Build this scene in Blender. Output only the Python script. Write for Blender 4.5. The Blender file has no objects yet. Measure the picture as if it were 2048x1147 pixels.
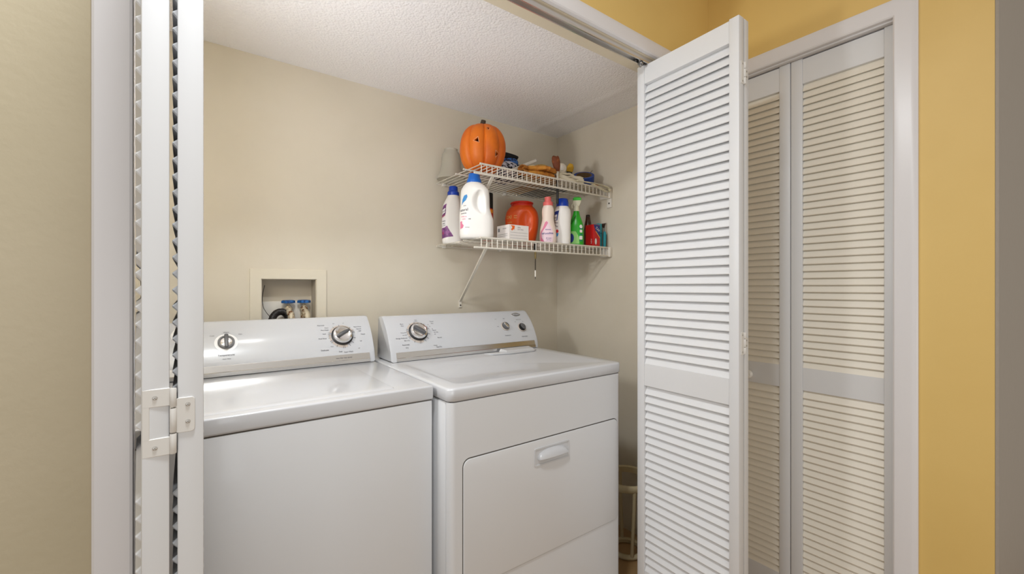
import bpy, bmesh, math, random
from mathutils import Matrix, Vector, Euler
random.seed(7)
PI = math.pi
S = bpy.context.scene
COL = S.collection
R = math.radians

# ------------------------------------------------------------------ camera, light, exposure
cam_d = bpy.data.cameras.new('camera')
cam = bpy.data.objects.new('camera', cam_d); COL.objects.link(cam)
cam.location = (0, 0, 1.2)
cam.rotation_euler = (R(90), 0, R(-36.4))
cam_d.sensor_width = 36.0
cam_d.lens = 858.0 / 2048.0 * 36.0
cam_d.clip_start = 0.02
S.camera = cam

S.view_settings.view_transform = 'Standard'
S.view_settings.look = 'None'
S.view_settings.gamma = 1.0
S.view_settings.use_curve_mapping = False
S.view_settings.exposure = -0.05

world = bpy.data.worlds.new('hall_daylight'); S.world = world
world.use_nodes = True
wb = world.node_tree.nodes['Background']
wb.inputs[0].default_value = (1.0, 0.92, 0.81, 1)
wb.inputs[1].default_value = 0.54


def area(name, loc, rot, size, power, color, shape='DISK', size_y=None):
    l = bpy.data.lights.new(name, 'AREA'); l.shape = shape; l.size = size
    if size_y: l.size_y = size_y
    l.energy = power; l.color = color
    o = bpy.data.objects.new(name, l); COL.objects.link(o)
    o.location = loc; o.rotation_euler = rot
    return o


area('ceiling_lamp', (0.05, 0.42, 2.40), (0, 0, 0), 0.22, 17.5, (0.93, 0.97, 1.0))
area('room_fill', (-1.0, -2.8, 0.72), (R(97), 0, R(-16)), 2.0, 23.0, (0.90, 0.955, 1.0), 'RECTANGLE', 1.3)  # unseen fill added behind the viewpoint to lift the fronts and closet ceiling
area('closet_fill', (0.25, 1.125, 2.06), (0, 0, 0), 0.14, 0.9, (0.97, 0.985, 1.0))  # added fill, no fixture: brightens the closet and gives the console highlight
area('closet_fill_wide', (-0.23, 1.13, 1.56), (0, R(-94), R(-27)), 0.18, 7.6, (0.97, 0.985, 1.0), 'RECTANGLE', 0.18)  # added fill hidden behind the folded door, brightens the right wall and ceiling


# ------------------------------------------------------------------ materials
def lin(c):
    out = []
    for v in c:
        v /= 255.0
        out.append(v / 12.92 if v <= 0.04045 else ((v + 0.055) / 1.055) ** 2.4)
    return (*out, 1)


MATS = {}


def mat(name, rgb, rough=0.5, metal=0.0, coat=0.0, bump=None, spec=0.5, trans=0.0, mottle=None, alpha=1.0, sss=0.0):
    """principled material; bump=(scale, strength, distance); mottle=(scale, rgb2, low, high)"""
    if name in MATS: return MATS[name]
    m = bpy.data.materials.new(name); m.use_nodes = True
    nt = m.node_tree; b = nt.nodes['Principled BSDF']
    b.inputs['Base Color'].default_value = lin(rgb)
    b.inputs['Roughness'].default_value = rough
    b.inputs['Metallic'].default_value = metal
    b.inputs['Specular IOR Level'].default_value = spec
    b.inputs['Coat Weight'].default_value = coat
    b.inputs['Coat Roughness'].default_value = 0.08
    b.inputs['Transmission Weight'].default_value = trans
    if sss:
        b.inputs['Subsurface Weight'].default_value = sss
        b.inputs['Subsurface Radius'].default_value = (0.01, 0.01, 0.01)
    tc = None
    if bump or mottle:
        tc = nt.nodes.new('ShaderNodeTexCoord')
    if bump:
        n = nt.nodes.new('ShaderNodeTexNoise'); n.inputs['Scale'].default_value = bump[0]
        n.inputs['Detail'].default_value = 3.0
        nt.links.new(tc.outputs['Object'], n.inputs['Vector'])
        bp = nt.nodes.new('ShaderNodeBump'); bp.inputs['Strength'].default_value = bump[1]
        bp.inputs['Distance'].default_value = bump[2]
        nt.links.new(n.outputs['Fac'], bp.inputs['Height'])
        nt.links.new(bp.outputs['Normal'], b.inputs['Normal'])
    if mottle:
        n2 = nt.nodes.new('ShaderNodeTexNoise'); n2.inputs['Scale'].default_value = mottle[0]
        n2.inputs['Detail'].default_value = 4.0
        nt.links.new(tc.outputs['Object'], n2.inputs['Vector'])
        rp = nt.nodes.new('ShaderNodeValToRGB')
        rp.color_ramp.elements[0].position = mottle[2]; rp.color_ramp.elements[1].position = mottle[3]
        rp.color_ramp.elements[0].color = lin(rgb); rp.color_ramp.elements[1].color = lin(mottle[1])
        nt.links.new(n2.outputs['Fac'], rp.inputs['Fac'])
        nt.links.new(rp.outputs['Color'], b.inputs['Base Color'])
    MATS[name] = m
    return m


M_wall = mat('cream_wall_paint', (222, 214, 198), 0.62, bump=(45, 0.10, 0.004), mottle=(2.2, (216, 208, 191), 0.4, 0.62))
M_beige = mat('beige_wall_paint', (190, 178, 152), 0.6, bump=(75, 0.16, 0.004), mottle=(1.8, (184, 172, 145), 0.4, 0.62))
M_yellow = mat('yellow_wall_paint', (228, 195, 120), 0.5, bump=(60, 0.10, 0.003), mottle=(1.6, (222, 188, 112), 0.4, 0.62))
M_grey = mat('shaded_wall_grey', (164, 155, 144), 0.7, bump=(34, 0.35, 0.006))  # grey carries the shade of this less lit wall face
M_trim = mat('white_trim_paint', (224, 222, 224), 0.32, bump=(18, 0.04, 0.002))
M_door = mat('white_door_paint', (221, 222, 224), 0.38, bump=(120, 0.06, 0.001))
M_slat = mat('white_louver_paint', (228, 229, 231), 0.42, bump=(160, 0.06, 0.001))
M_cream_slat = mat('cream_louver_paint', (238, 232, 219), 0.42, bump=(160, 0.06, 0.001))
M_soffit = mat('cream_soffit_paint', (226, 216, 194), 0.55, bump=(40, 0.1, 0.003))
M_enamel = mat('white_enamel', (204, 205, 208), 0.30, coat=0.6, spec=0.5)
M_enamel_front = mat('white_enamel_textured', (215, 216, 218), 0.34, coat=0.25, bump=(500, 0.03, 0.0004))
M_console = mat('white_console_plastic', (202, 204, 208), 0.24, coat=0.4)
M_steel = mat('brushed_steel', (226, 225, 224), 0.24, metal=1.0)
M_chrome = mat('chrome', (240, 240, 241), 0.12, metal=1.0)
M_dgrey = mat('dark_grey_plastic', (92, 92, 94), 0.35)
M_mgrey = mat('grey_plastic', (128, 128, 130), 0.35)
M_black = mat('black_plastic', (22, 21, 22), 0.4)
M_gap = mat('dark_gap_grey', (84, 78, 72), 0.8)  # dark grey for panel gaps, screws and small dark parts
M_ink = mat('grey_ink', (92, 92, 98), 0.6)
M_ring = mat('taupe_print', (196, 184, 174), 0.5)
M_whiteprint = mat('white_print', (250, 250, 250), 0.3)
M_wire = mat('white_wire_coating', (232, 226, 214), 0.4)
M_plastic_w = mat('white_plastic', (236, 232, 224), 0.4)
M_jug = mat('white_hdpe', (240, 237, 233), 0.35, sss=0.15)
M_bluecap = mat('blue_cap', (8, 62, 178), 0.35)
M_bluecap2 = mat('bright_blue_cap', (18, 104, 205), 0.35)
M_screw = mat('screw_steel', (150, 148, 146), 0.35, metal=1.0)

# ceiling: popcorn texture plus a soft taped seam running parallel to the right wall
M_ceil = bpy.data.materials.new('popcorn_ceiling'); M_ceil.use_nodes = True
nt = M_ceil.node_tree; b = nt.nodes['Principled BSDF']
b.inputs['Base Color'].default_value = lin((250, 249, 252)); b.inputs['Roughness'].default_value = 0.85
tc = nt.nodes.new('ShaderNodeTexCoord')
n1 = nt.nodes.new('ShaderNodeTexNoise'); n1.inputs['Scale'].default_value = 130; n1.inputs['Detail'].default_value = 4
n2 = nt.nodes.new('ShaderNodeTexVoronoi'); n2.inputs['Scale'].default_value = 125
mx = nt.nodes.new('ShaderNodeMath'); mx.operation = 'MULTIPLY_ADD'; mx.inputs[1].default_value = -0.8
nt.links.new(tc.outputs['Object'], n1.inputs['Vector']); nt.links.new(tc.outputs['Object'], n2.inputs['Vector'])
nt.links.new(n2.outputs['Distance'], mx.inputs[0]); nt.links.new(n1.outputs['Fac'], mx.inputs[2])
bp = nt.nodes.new('ShaderNodeBump'); bp.inputs['Strength'].default_value = 0.42; bp.inputs['Distance'].default_value = 0.005
nt.links.new(mx.outputs[0], bp.inputs['Height']); nt.links.new(bp.outputs['Normal'], b.inputs['Normal'])

# floor: brown ceramic tile with darker grout
M_tile = bpy.data.materials.new('brown_floor_tile'); M_tile.use_nodes = True
nt = M_tile.node_tree; b = nt.nodes['Principled BSDF']; b.inputs['Roughness'].default_value = 0.45
tc = nt.nodes.new('ShaderNodeTexCoord'); mp = nt.nodes.new('ShaderNodeMapping')
mp.inputs['Rotation'].default_value = (0, 0, R(45)); nt.links.new(tc.outputs['Object'], mp.inputs['Vector'])
br = nt.nodes.new('ShaderNodeTexBrick'); br.offset = 0.0; br.inputs['Scale'].default_value = 1.0
br.inputs['Brick Width'].default_value = 0.3; br.inputs['Row Height'].default_value = 0.3
br.inputs['Mortar Size'].default_value = 0.004
br.inputs['Color1'].default_value = lin((186, 152, 108)); br.inputs['Color2'].default_value = lin((178, 143, 98))
br.inputs['Mortar'].default_value = lin((92, 74, 52))
nt.links.new(mp.outputs[0], br.inputs['Vector']); nt.links.new(br.outputs['Color'], b.inputs['Base Color'])


# ------------------------------------------------------------------ mesh helpers
class MB:
    def __init__(self): self.bm = bmesh.new()

    def _merge(self, t, M=None):
        if M is not None: bmesh.ops.transform(t, matrix=M, verts=t.verts)
        me = bpy.data.meshes.new('tmp'); t.to_mesh(me); t.free()
        self.bm.from_mesh(me); bpy.data.meshes.remove(me)
        return self

    def box(self, x0, x1, y0, y1, z0, z1, bev=0.0, seg=2, M=None):
        t = bmesh.new(); bmesh.ops.create_cube(t, size=1.0)
        for v in t.verts:
            v.co = Vector((x0 + (v.co.x + .5) * (x1 - x0), y0 + (v.co.y + .5) * (y1 - y0), z0 + (v.co.z + .5) * (z1 - z0)))
        if bev: bmesh.ops.bevel(t, geom=list(t.edges), offset=bev, segments=seg, profile=0.5, affect='EDGES')
        return self._merge(t, M)

    def lathe(self, prof, M=None, seg=32, fn=None):
        """profile (r, z) from bottom to top; closed with caps; fn(theta, r, z) may change r"""
        rings = []
        for r, z in prof:
            ring = []
            for i in range(seg):
                a = 2 * PI * i / seg
                rr = fn(a, r, z) if fn else r
                ring.append(Vector((rr * math.cos(a), rr * math.sin(a), z)))
            rings.append(ring)
        return self.loft(rings, M)

    def loft(self, rings, M=None, caps=True, closed=False):
        t = bmesh.new(); vs = [[t.verts.new(p) for p in r] for r in rings]; n = len(rings[0])
        pairs = list(zip(vs[:-1], vs[1:]))
        if closed: pairs.append((vs[-1], vs[0]))
        for a, c in pairs:
            for i in range(n):
                j = (i + 1) % n
                t.faces.new((a[i], a[j], c[j], c[i]))
        if caps and not closed:
            t.faces.new(vs[0][::-1]); t.faces.new(vs[-1])
        bmesh.ops.recalc_face_normals(t, faces=t.faces)
        return self._merge(t, M)

    def tube(self, pts, r, seg=8, M=None, closed=False):
        pts = [Vector(p) for p in pts]; n = len(pts); rings = []
        up = None
        for i, p in enumerate(pts):
            if closed: d = pts[(i + 1) % n] - pts[i - 1]
            elif i == 0: d = pts[1] - p
            elif i == n - 1: d = p - pts[i - 1]
            else: d = pts[i + 1] - pts[i - 1]
            d.normalize()
            if up is None:
                up = Vector((0, 0, 1)) if abs(d.z) < 0.9 else Vector((1, 0, 0))
            s = d.cross(up)
            if s.length < 1e-4: s = d.orthogonal()
            s.normalize(); u = s.cross(d).normalized(); up = u
            rr = r[i] if isinstance(r, (list, tuple)) else r
            rings.append([p + (s * math.cos(2 * PI * k / seg) + u * math.sin(2 * PI * k / seg)) * rr for k in range(seg)])
        return self.loft(rings, M, closed=closed)

    def prism(self, poly, d0, d1, M=None, bev=0.0, seg=2):
        """polygon in the local XY plane extruded along local Z from d0 to d1"""
        t = bmesh.new()
        f = t.faces.new([t.verts.new((p[0], p[1], d0)) for p in poly])
        ex = bmesh.ops.extrude_face_region(t, geom=[f])
        for g in ex['geom']:
            if isinstance(g, bmesh.types.BMVert): g.co.z = d1
        bmesh.ops.recalc_face_normals(t, faces=t.faces)
        if bev: bmesh.ops.bevel(t, geom=list(t.edges), offset=bev, segments=seg, profile=0.5, affect='EDGES')
        return self._merge(t, M)

    def patch(self, poly, fn, step=None):
        """flat polygon (u, v) cut into a grid and laid on a surface by fn(u, v)"""
        t = bmesh.new(); f = t.faces.new([t.verts.new((p[0], p[1], 0)) for p in poly])
        return self._map(t, fn, step)

    def _map(self, t, fn, step):
        bmesh.ops.triangulate(t, faces=t.faces)
        if step:
            us = [v.co.x for v in t.verts]; vs = [v.co.y for v in t.verts]
            for ax, (lo, hi) in enumerate(((min(us), max(us)), (min(vs), max(vs)))):
                k = math.ceil(lo / step) * step
                while k < hi:
                    co = (k, 0, 0) if ax == 0 else (0, k, 0); no = (1, 0, 0) if ax == 0 else (0, 1, 0)
                    bmesh.ops.bisect_plane(t, geom=list(t.verts) + list(t.edges) + list(t.faces), plane_co=co, plane_no=no)
                    k += step
        for v in t.verts: v.co = Vector(fn(v.co.x, v.co.y))
        return self._merge(t)

    def text(self, s, size, fn, u=0, v=0, step=None, bold=0.0, sx=1.0, rot=0.0):
        cu = bpy.data.curves.new('t', 'FONT'); cu.body = s; cu.size = size
        cu.align_x = 'CENTER'; cu.align_y = 'CENTER'; cu.resolution_u = 2; cu.offset = bold
        ob = bpy.data.objects.new('t', cu); COL.objects.link(ob)
        dg = bpy.context.evaluated_depsgraph_get(); dg.update()
        me = bpy.data.meshes.new_from_object(ob.evaluated_get(dg))
        t = bmesh.new(); t.from_mesh(me)
        bpy.data.objects.remove(ob); bpy.data.curves.remove(cu); bpy.data.meshes.remove(me)
        c, sn = math.cos(rot), math.sin(rot)
        for w in t.verts:
            x, y = w.co.x * sx, w.co.y
            w.co = Vector((u + x * c - y * sn, v + x * sn + y * c, 0))
        return self._map(t, fn, step)

    def build(self, name, m, parent=None, smooth=35, loc=None, rot=None):
        me = bpy.data.meshes.new(name); self.bm.to_mesh(me); self.bm.free()
        me.materials.append(m)
        if smooth:
            me.polygons.foreach_set('use_smooth', [True] * len(me.polygons))
            me.set_sharp_from_angle(angle=R(smooth))
        o = bpy.data.objects.new(name, me); COL.objects.link(o)
        if parent: o.parent = parent
        if loc: o.location = loc
        if rot: o.rotation_euler = rot
        return o


def tag(o, label=None, cat=None, group=None, kind=None):
    if label: o['label'] = label
    if cat: o['category'] = cat
    if group: o['group'] = group
    if kind: o['kind'] = kind
    return o


def thing(name, label, cat, loc=(0, 0, 0), rz=0.0, group=None, kind=None, rot=None):
    o = bpy.data.objects.new(name, None); COL.objects.link(o); o.empty_display_size = 0.05
    o.location = loc; o.rotation_euler = rot if rot else (0, 0, rz)
    return tag(o, label, cat, group, kind)


def face_cam(x, y, extra=0.0):
    """rotation that turns a thing's front (local -Y) towards the hall viewpoint"""
    return -math.atan2(x, y) + extra


def circle(r, n=24, sx=1.0, sy=1.0, cx=0, cy=0, rot=0):
    return [(cx + math.cos(rot + 2 * PI * i / n) * r * sx, cy + math.sin(rot + 2 * PI * i / n) * r * sy) for i in range(n)]


def rrect(x0, x1, y0, y1, r, n=5):
    out = []
    for cx, cy, a0 in ((x1 - r, y1 - r, 0), (x0 + r, y1 - r, 90), (x0 + r, y0 + r, 180), (x1 - r, y0 + r, 270)):
        for k in range(n + 1):
            a = R(a0 + 90 * k / n); out.append((cx + r * math.cos(a), cy + r * math.sin(a)))
    return out


# ------------------------------------------------------------------ the setting
XR = 1.72; YB = 1.884; YF0 = 0.955; YF1 = 1.05; ZC = 2.079; JL = -0.090; JR = 1.40; HD = 2.032
struct = lambda name, mb, m, label, cat, smooth=0: tag(mb.build(name, m, smooth=smooth), label, cat, kind='structure')

struct('floor', MB().box(-1.6, 2.7, -0.9, 1.95, -0.08, 0), M_tile, 'brown tiled floor under the washer and dryer', 'floor')
# back wall with the hole of the outlet box
w = MB()
w.box(-0.35, 0.200, YB, 2.0, 0, 2.2); w.box(0.397, 1.80, YB, 2.0, 0, 2.2)
w.box(0.200, 0.397, YB, 2.0, 1.232, 2.2); w.box(0.200, 0.397, YB, 2.0, 0, 0.98)
struct('wall_back', w, M_wall, 'cream painted back wall of the laundry closet', 'wall')
struct('wall_right', MB().box(XR, 1.80, YF0 + 0.05, YB, 0, 2.2), M_wall, 'cream right side wall of the laundry closet', 'wall')
struct('wall_left', MB().box(-0.40, -0.30, YF1, YB, 0, 2.2), M_wall, 'cream left side wall of the laundry closet', 'wall')
ceil = struct('ceiling', MB().box(-0.40, 1.80, YF1, 2.0, ZC, 2.16), M_ceil, 'white textured ceiling of the laundry closet', 'ceiling')
sm = MB()
# soft taped seam on the closet ceiling
sm.loft([[Vector((1.535 + dx, y, ZC + dz)) for dx, dz in ((-0.05, 0.001), (-0.012, -0.0012), (0.0, -0.0022), (0.014, -0.0012), (0.05, 0.001), (0, 0.004))] for y in (1.052, 1.40, 1.883)])
sm.build('ceiling_seam', M_ceil, ceil, smooth=60)
# front wall: header (yellow), left part (beige), right part (yellow)
struct('wall_front_left', MB().box(-1.6, JL - 0.012, YF0, YF1, 0, 2.5), M_beige, 'beige front wall left of the closet opening', 'wall')
w = MB(); w.box(JL - 0.012, 1.75, YF0, YF1 - 0.002, HD + 0.014, 2.5); w.box(JR + 0.012, XR, YF0, YF1 - 0.002, 0, HD + 0.014)
struct('wall_front', w, M_yellow, 'yellow wall above the closet opening', 'wall')
# right yellow hall wall with the opening of the second closet
DR0, DR1, DRH = 0.353, 0.915, 2.024
w = MB(); w.box(XR, 1.80, 0.157, DR0 - 0.002, 0, 2.5); w.box(XR, 1.80, DR0 - 0.002, DR1, DRH, 2.5); w.box(XR, 1.80, DR1, 1.004, 0, 2.5)
struct('wall_hall_right', w, M_yellow, 'yellow hall wall around the closed louvered door', 'wall')
struct('wall_hall_end', MB().box(1.7205, 2.7, 0.150, 0.1565, 0, 2.5), M_grey, 'grey textured wall at the right edge', 'wall')
w = MB(); w.box(2.4, 2.48, 0.157, 1.004, 0, 2.5); w.box(1.80, 2.4, 0.96, 1.004, 0, 2.5); w.box(1.80, 2.4, 0.157, 0.2, 0, 2.5); w.box(1.80, 2.4, 0.157, 1.004, 2.45, 2.5)
struct('wall_closet', w, M_wall, 'inner walls of the second closet behind the closed louvered door', 'wall')
struct('ceiling_hall', MB().box(-1.6, 2.7, -0.9, YF1, 2.5, 2.56), M_ceil, 'white hall ceiling above the closet header', 'ceiling')

# jambs and casings
w = MB(); w.box(JL - 0.012, JL, YF0, YF1, 0, HD); w.box(JR, JR + 0.012, YF0, YF1, 0, HD)
struct('trim_1', w, M_trim, 'white side jambs of the laundry closet opening', 'door trim')
struct('trim_2', MB().box(JL - 0.012, JR + 0.012, YF0 + 0.001, YF1 + 0.002, HD, HD + 0.014), M_soffit, 'cream underside of the closet header', 'door trim')


def casing_profile():
    return [(0, 0), (0, 0.013), (0.004, 0.0155), (0.016, 0.0155), (0.040, 0.0115), (0.052, 0.010), (0.056, 0.007), (0.056, 0)]


w = MB()
# left casing: inner edge at X=-0.078, outer at -0.134, standing on the front wall (faces -Y)
pl = [(-0.084 - a * 0.89, -o) for a, o in casing_profile()]
w.prism(pl, 0.0, HD + 0.004 + 0.056, Matrix.Translation((0, YF0, 0)))
struct('trim_3', w, M_trim, 'white vertical casing left of the folded louvered door', 'door trim', smooth=30)
w = MB()
ph = [(HD + 0.002 + a, -o) for a, o in casing_profile()]   # (z, y)
Mh = Matrix(((0, 0, 1, 0), (0, 1, 0, YF0), (1, 0, 0, 0), (0, 0, 0, 1)))
w.prism(ph, -0.084, 1.464, Mh)
pr = [(1.408 + a, -o) for a, o in casing_profile()]
w.prism(pr, 0.0, HD + 0.002, Matrix.Translation((0, YF0, 0)))
struct('trim_4', w, M_trim, 'white header casing over the laundry closet opening', 'door trim', smooth=30)

w = MB()
# casing of the second closet on the yellow wall (faces -X); near upright and header
prof = casing_profile()
w.loft([[Vector((XR - o, DR0 + 0.010 - a, 0)) for a, o in prof], [Vector((XR - o, DR0 + 0.010 - a, DRH - 0.004 + a)) for a, o in prof], [Vector((XR - o, 0.935, DRH - 0.004 + a)) for a, o in prof]])
struct('trim_5', w, M_trim, 'white casing around the closed louvered door', 'door trim', smooth=30)
w = MB(); w.box(XR, 1.80, DR0 - 0.002, DR0 + 0.004, 0, DRH); w.box(XR, 1.80, DR0 - 0.002, DR1, DRH - 0.01, DRH); w.box(XR, 1.80, DR1 - 0.004, DR1, 0, DRH)
struct('trim_6', w, M_trim, 'white jamb inside the closed louvered door opening', 'door trim')


# ------------------------------------------------------------------ louvered bifold doors
def leaf(parent, W, T, zb, zt, mid, stile, top_rail, bot_rail, pitch, depth, rise, m_slat, M, slat_t=0.006, shift=0.0):
    """one door leaf: local X across, local Y thickness (front face at 0), Z up. Stiles are the leaf, rails and louvers its pieces."""
    a = MB()
    a.box(0, stile, 0, T, zb, zt, 0.002, 2, M); a.box(W - stile, W, 0, T, zb, zt, 0.002, 2, M)
    lf = a.build('door_leaf', M_door, parent)
    for z0, z1 in ((zt - top_rail, zt - 0.004), (mid[0], mid[1]), (zb, zb + bot_rail)):
        MB().box(stile, W - stile, 0.0015, T - 0.0015, z0, z1, 0.001, 1, M).build('rail', M_door, lf)
    for z0, z1 in ((mid[1], zt - top_rail), (zb + bot_rail, mid[0])):
        n = max(1, round((z1 - z0) / pitch)); p = (z1 - z0) / n
        sl = MB()
        for k in range(n):
            zc = z0 + p * (k + 0.5) - 0.001
            yc = T / 2 + shift
            L = math.hypot(depth, rise); ang = math.atan2(rise, depth)
            Ml = M @ Matrix.Translation((W / 2, yc, zc)) @ Matrix.Rotation(ang, 4, 'X')
            sl.box(-(W / 2 - stile), W / 2 - stile, -L / 2, L / 2, -slat_t / 2, slat_t / 2, 0.0016, 1, Ml)
        sl.build('louver_panel', m_slat, lf)
    return lf


def hinge(parent, M, H=0.068, big=False):
    """flush bifold hinge lying on the two leaf edges; local X across both edges, -Y outwards"""
    h = MB()
    wv = 0.0305 if big else 0.020; wr = 0.0225 if big else wv
    if big:     # outer leaf of the hinge with the window the inner leaf folds into
        h.box(-wv, -0.003, -0.0022, 0.0004, 0, H * 0.27, 0.0008, 1, M); h.box(-wv, -0.003, -0.0022, 0.0004, H * 0.73, H, 0.0008, 1, M)
        h.box(-wv, -wv + 0.0075, -0.0022, 0.0004, H * 0.25, H * 0.75, 0.0008, 1, M)
    else: h.box(-wv, -0.002, -0.0022, 0.0004, 0, H, 0.0008, 1, M)
    h.prism(rrect(0.002, wr, H * 0.30, H * 0.83 if big else H * 0.73, 0.004, 3), -0.0004, 0.0022, M @ Matrix.Rotation(R(90), 4, 'X'), 0.0006, 1)
    for z0, z1 in ((0.001, H * 0.31), (H * 0.33, H * 0.69), (H * 0.71, H - 0.001)):
        h.lathe([(0.0032, z0), (0.0036, z0 + 0.0006), (0.0036, z1 - 0.0006), (0.0032, z1)], M @ Matrix.Translation((0, -0.0030, 0)), 12)
    ho = h.build('hinge', mat('painted_hinge', (222, 219, 214), 0.4), parent)
    sc = MB()
    for x, z in ((-0.018, H * 0.13), (-0.018, H * 0.87), (0.015, H * 0.46), (0.015, H * 0.72)) if big else ((-0.012, H * 0.12), (-0.012, H * 0.88), (0.012, H * 0.38), (0.012, H * 0.62)):
        Ms = M @ Matrix.Translation((x, -0.0022, z)) @ Matrix.Rotation(R(90), 4, 'X')
        sc.lathe([(0.0027, 0), (0.0027, 0.0005), (0.0016, 0.0010)], Ms, 12)
        sc.box(-0.002, 0.002, -0.0004, 0.0004, 0.0010, 0.0016, 0, 1, Ms)
        sc.box(-0.0004, 0.0004, -0.002, 0.002, 0.0010, 0.0016, 0, 1, Ms)
    sc.build('screw', mat('painted_screw', (188, 184, 178), 0.35, metal=0.4), ho)
    return ho


ZT, ZBT = 2.018, 0.018
# door_1: folded left pair, seen edge on
d1 = thing('door_1', 'white louvered bifold door folded edge-on at the left jamb', 'door', (0, 0, 0), kind='structure')
Yn = 0.70
th1 = R(94.6)
ML1 = Matrix.Translation((-0.0268, Yn, 0)) @ Matrix.Rotation(th1, 4, 'Z')
ML2 = Matrix.Translation((0.0085, Yn, 0)) @ Matrix.Rotation(R(90.6), 4, 'Z')
# local Y points to -X after the 90 degree turn
for Mx_ in (ML1, ML2):
    leaf(d1, 0.34, 0.0275, ZBT, ZT, (0.930, 1.004), 0.018, 0.07, 0.142, 0.0217, 0.0265, 0.030, M_slat, Mx_, 0.0125, 0.0025)
hinge(d1, Matrix.Translation((-0.0232, Yn, 0.987)), 0.085, True)
hinge(d1, Matrix.Translation((-0.0232, Yn, 1.80)), 0.085, True)

# door_2: open right pair, its louvered face towards the machines
d2 = thing('door_2', 'white louvered bifold door standing open beside the dryer', 'door', (0, 0, 0), kind='structure')
MA = Matrix.Translation((1.312, 0.632, 0)) @ Matrix.Rotation(R(87.6), 4, 'Z') @ Matrix.Scale(-1, 4, (0, 1, 0))
LW = 0.381
leaf(d2, LW, 0.0275, ZBT, ZT, (0.838, 0.920), 0.031, 0.072, 0.142, 0.0290, 0.0175, 0.0340, M_slat, MA, 0.0055)
MBm = Matrix.Translation((1.3725, 0.632, 0)) @ Matrix.Rotation(R(90.6), 4, 'Z')
leaf(d2, LW, 0.0275, ZBT, ZT, (0.838, 0.920), 0.031, 0.072, 0.142, 0.0290, 0.0175, 0.0340, M_slat, MBm, 0.0055)
for hz in (1.815, 0.995, 0.19):
    hinge(d2, Matrix.Translation((1.3425, 0.632, hz)) @ Matrix.Rotation(R(-1), 4, 'Z'), 0.068)

# door_3: closed pair of the second closet on the right hall wall
d3 = thing('door_3', 'closed white louvered bifold door in the yellow hall wall', 'door', (0, 0, 0), kind='structure')
MC = Matrix.Translation((1.737, 0.6520, 0)) @ Matrix.Rotation(R(-90), 4, 'Z')
leaf(d3, 0.298, 0.0275, ZBT - 0.004, 2.0135, (0.832, 0.914), 0.0365, 0.091, 0.13, 0.0249, 0.0120, 0.0285, M_cream_slat, MC, 0.0048, -0.0045)
MD = Matrix.Translation((1.737, 0.9060, 0)) @ Matrix.Rotation(R(-90), 4, 'Z')
leaf(d3, 0.2515, 0.0275, ZBT - 0.004, 2.0135, (0.832, 0.914), 0.0365, 0.091, 0.13, 0.0249, 0.0120, 0.0285, M_cream_slat, MD, 0.0048, -0.0045)

kb = MB().lathe([(0.006, 0), (0.006, 0.012), (0.014, 0.017), (0.016, 0.024), (0.010, 0.030), (0.002, 0.031)], Matrix.Translation((1.737, 0.790, 0.866)) @ Matrix.Rotation(R(-90), 4, 'Y'), 24)
kb.build('knob', M_plastic_w, d3)

# track under the header with the roller of door_2
tr = thing('door_track', 'grey metal bifold track under the closet header', 'track', (0, 0, HD))
t = MB()
sec = [(-0.013, 0), (0.013, 0), (0.013, -0.019), (0.009, -0.019), (0.009, -0.004), (-0.009, -0.004), (-0.009, -0.019), (-0.013, -0.019)]
Mt = Matrix(((0, 0, 1, 0), (1, 0, 0, 0.975), (0, 1, 0, 0), (0, 0, 0, 1)))
t.prism(sec, JL, JR, Mt)
t.build('rail', M_steel, tr, smooth=0)
t = MB().lathe([(0.004, -0.035), (0.004, -0.02), (0.0075, -0.019), (0.0075, -0.006), (0.004, -0.005)], Matrix.Translation((1.297, 0.975, 0)), 16)
t.lathe([(0.010, -0.026), (0.010, -0.0205)], Matrix.Translation((1.297, 0.975, 0)), 6)
t.build('roller', M_screw, tr)


# ------------------------------------------------------------------ washer and dryer
def console_face(t):
    """point (y, z) and outward normal on the sloping control face, t from 0 (strip) to 1 (top)"""
    y = 0.010 + 0.088 * t - 0.030 * t * (1 - t)
    z = 0.036 + 0.128 * t + 0.006 * math.sin(PI * t)
    dy = 0.088 - 0.030 * (1 - 2 * t); dz = 0.128 + 0.006 * PI * math.cos(PI * t)
    l = math.hypot(dy, dz)
    return y, z, -dz / l, dy / l


FACE_LEN = 0.156


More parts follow.
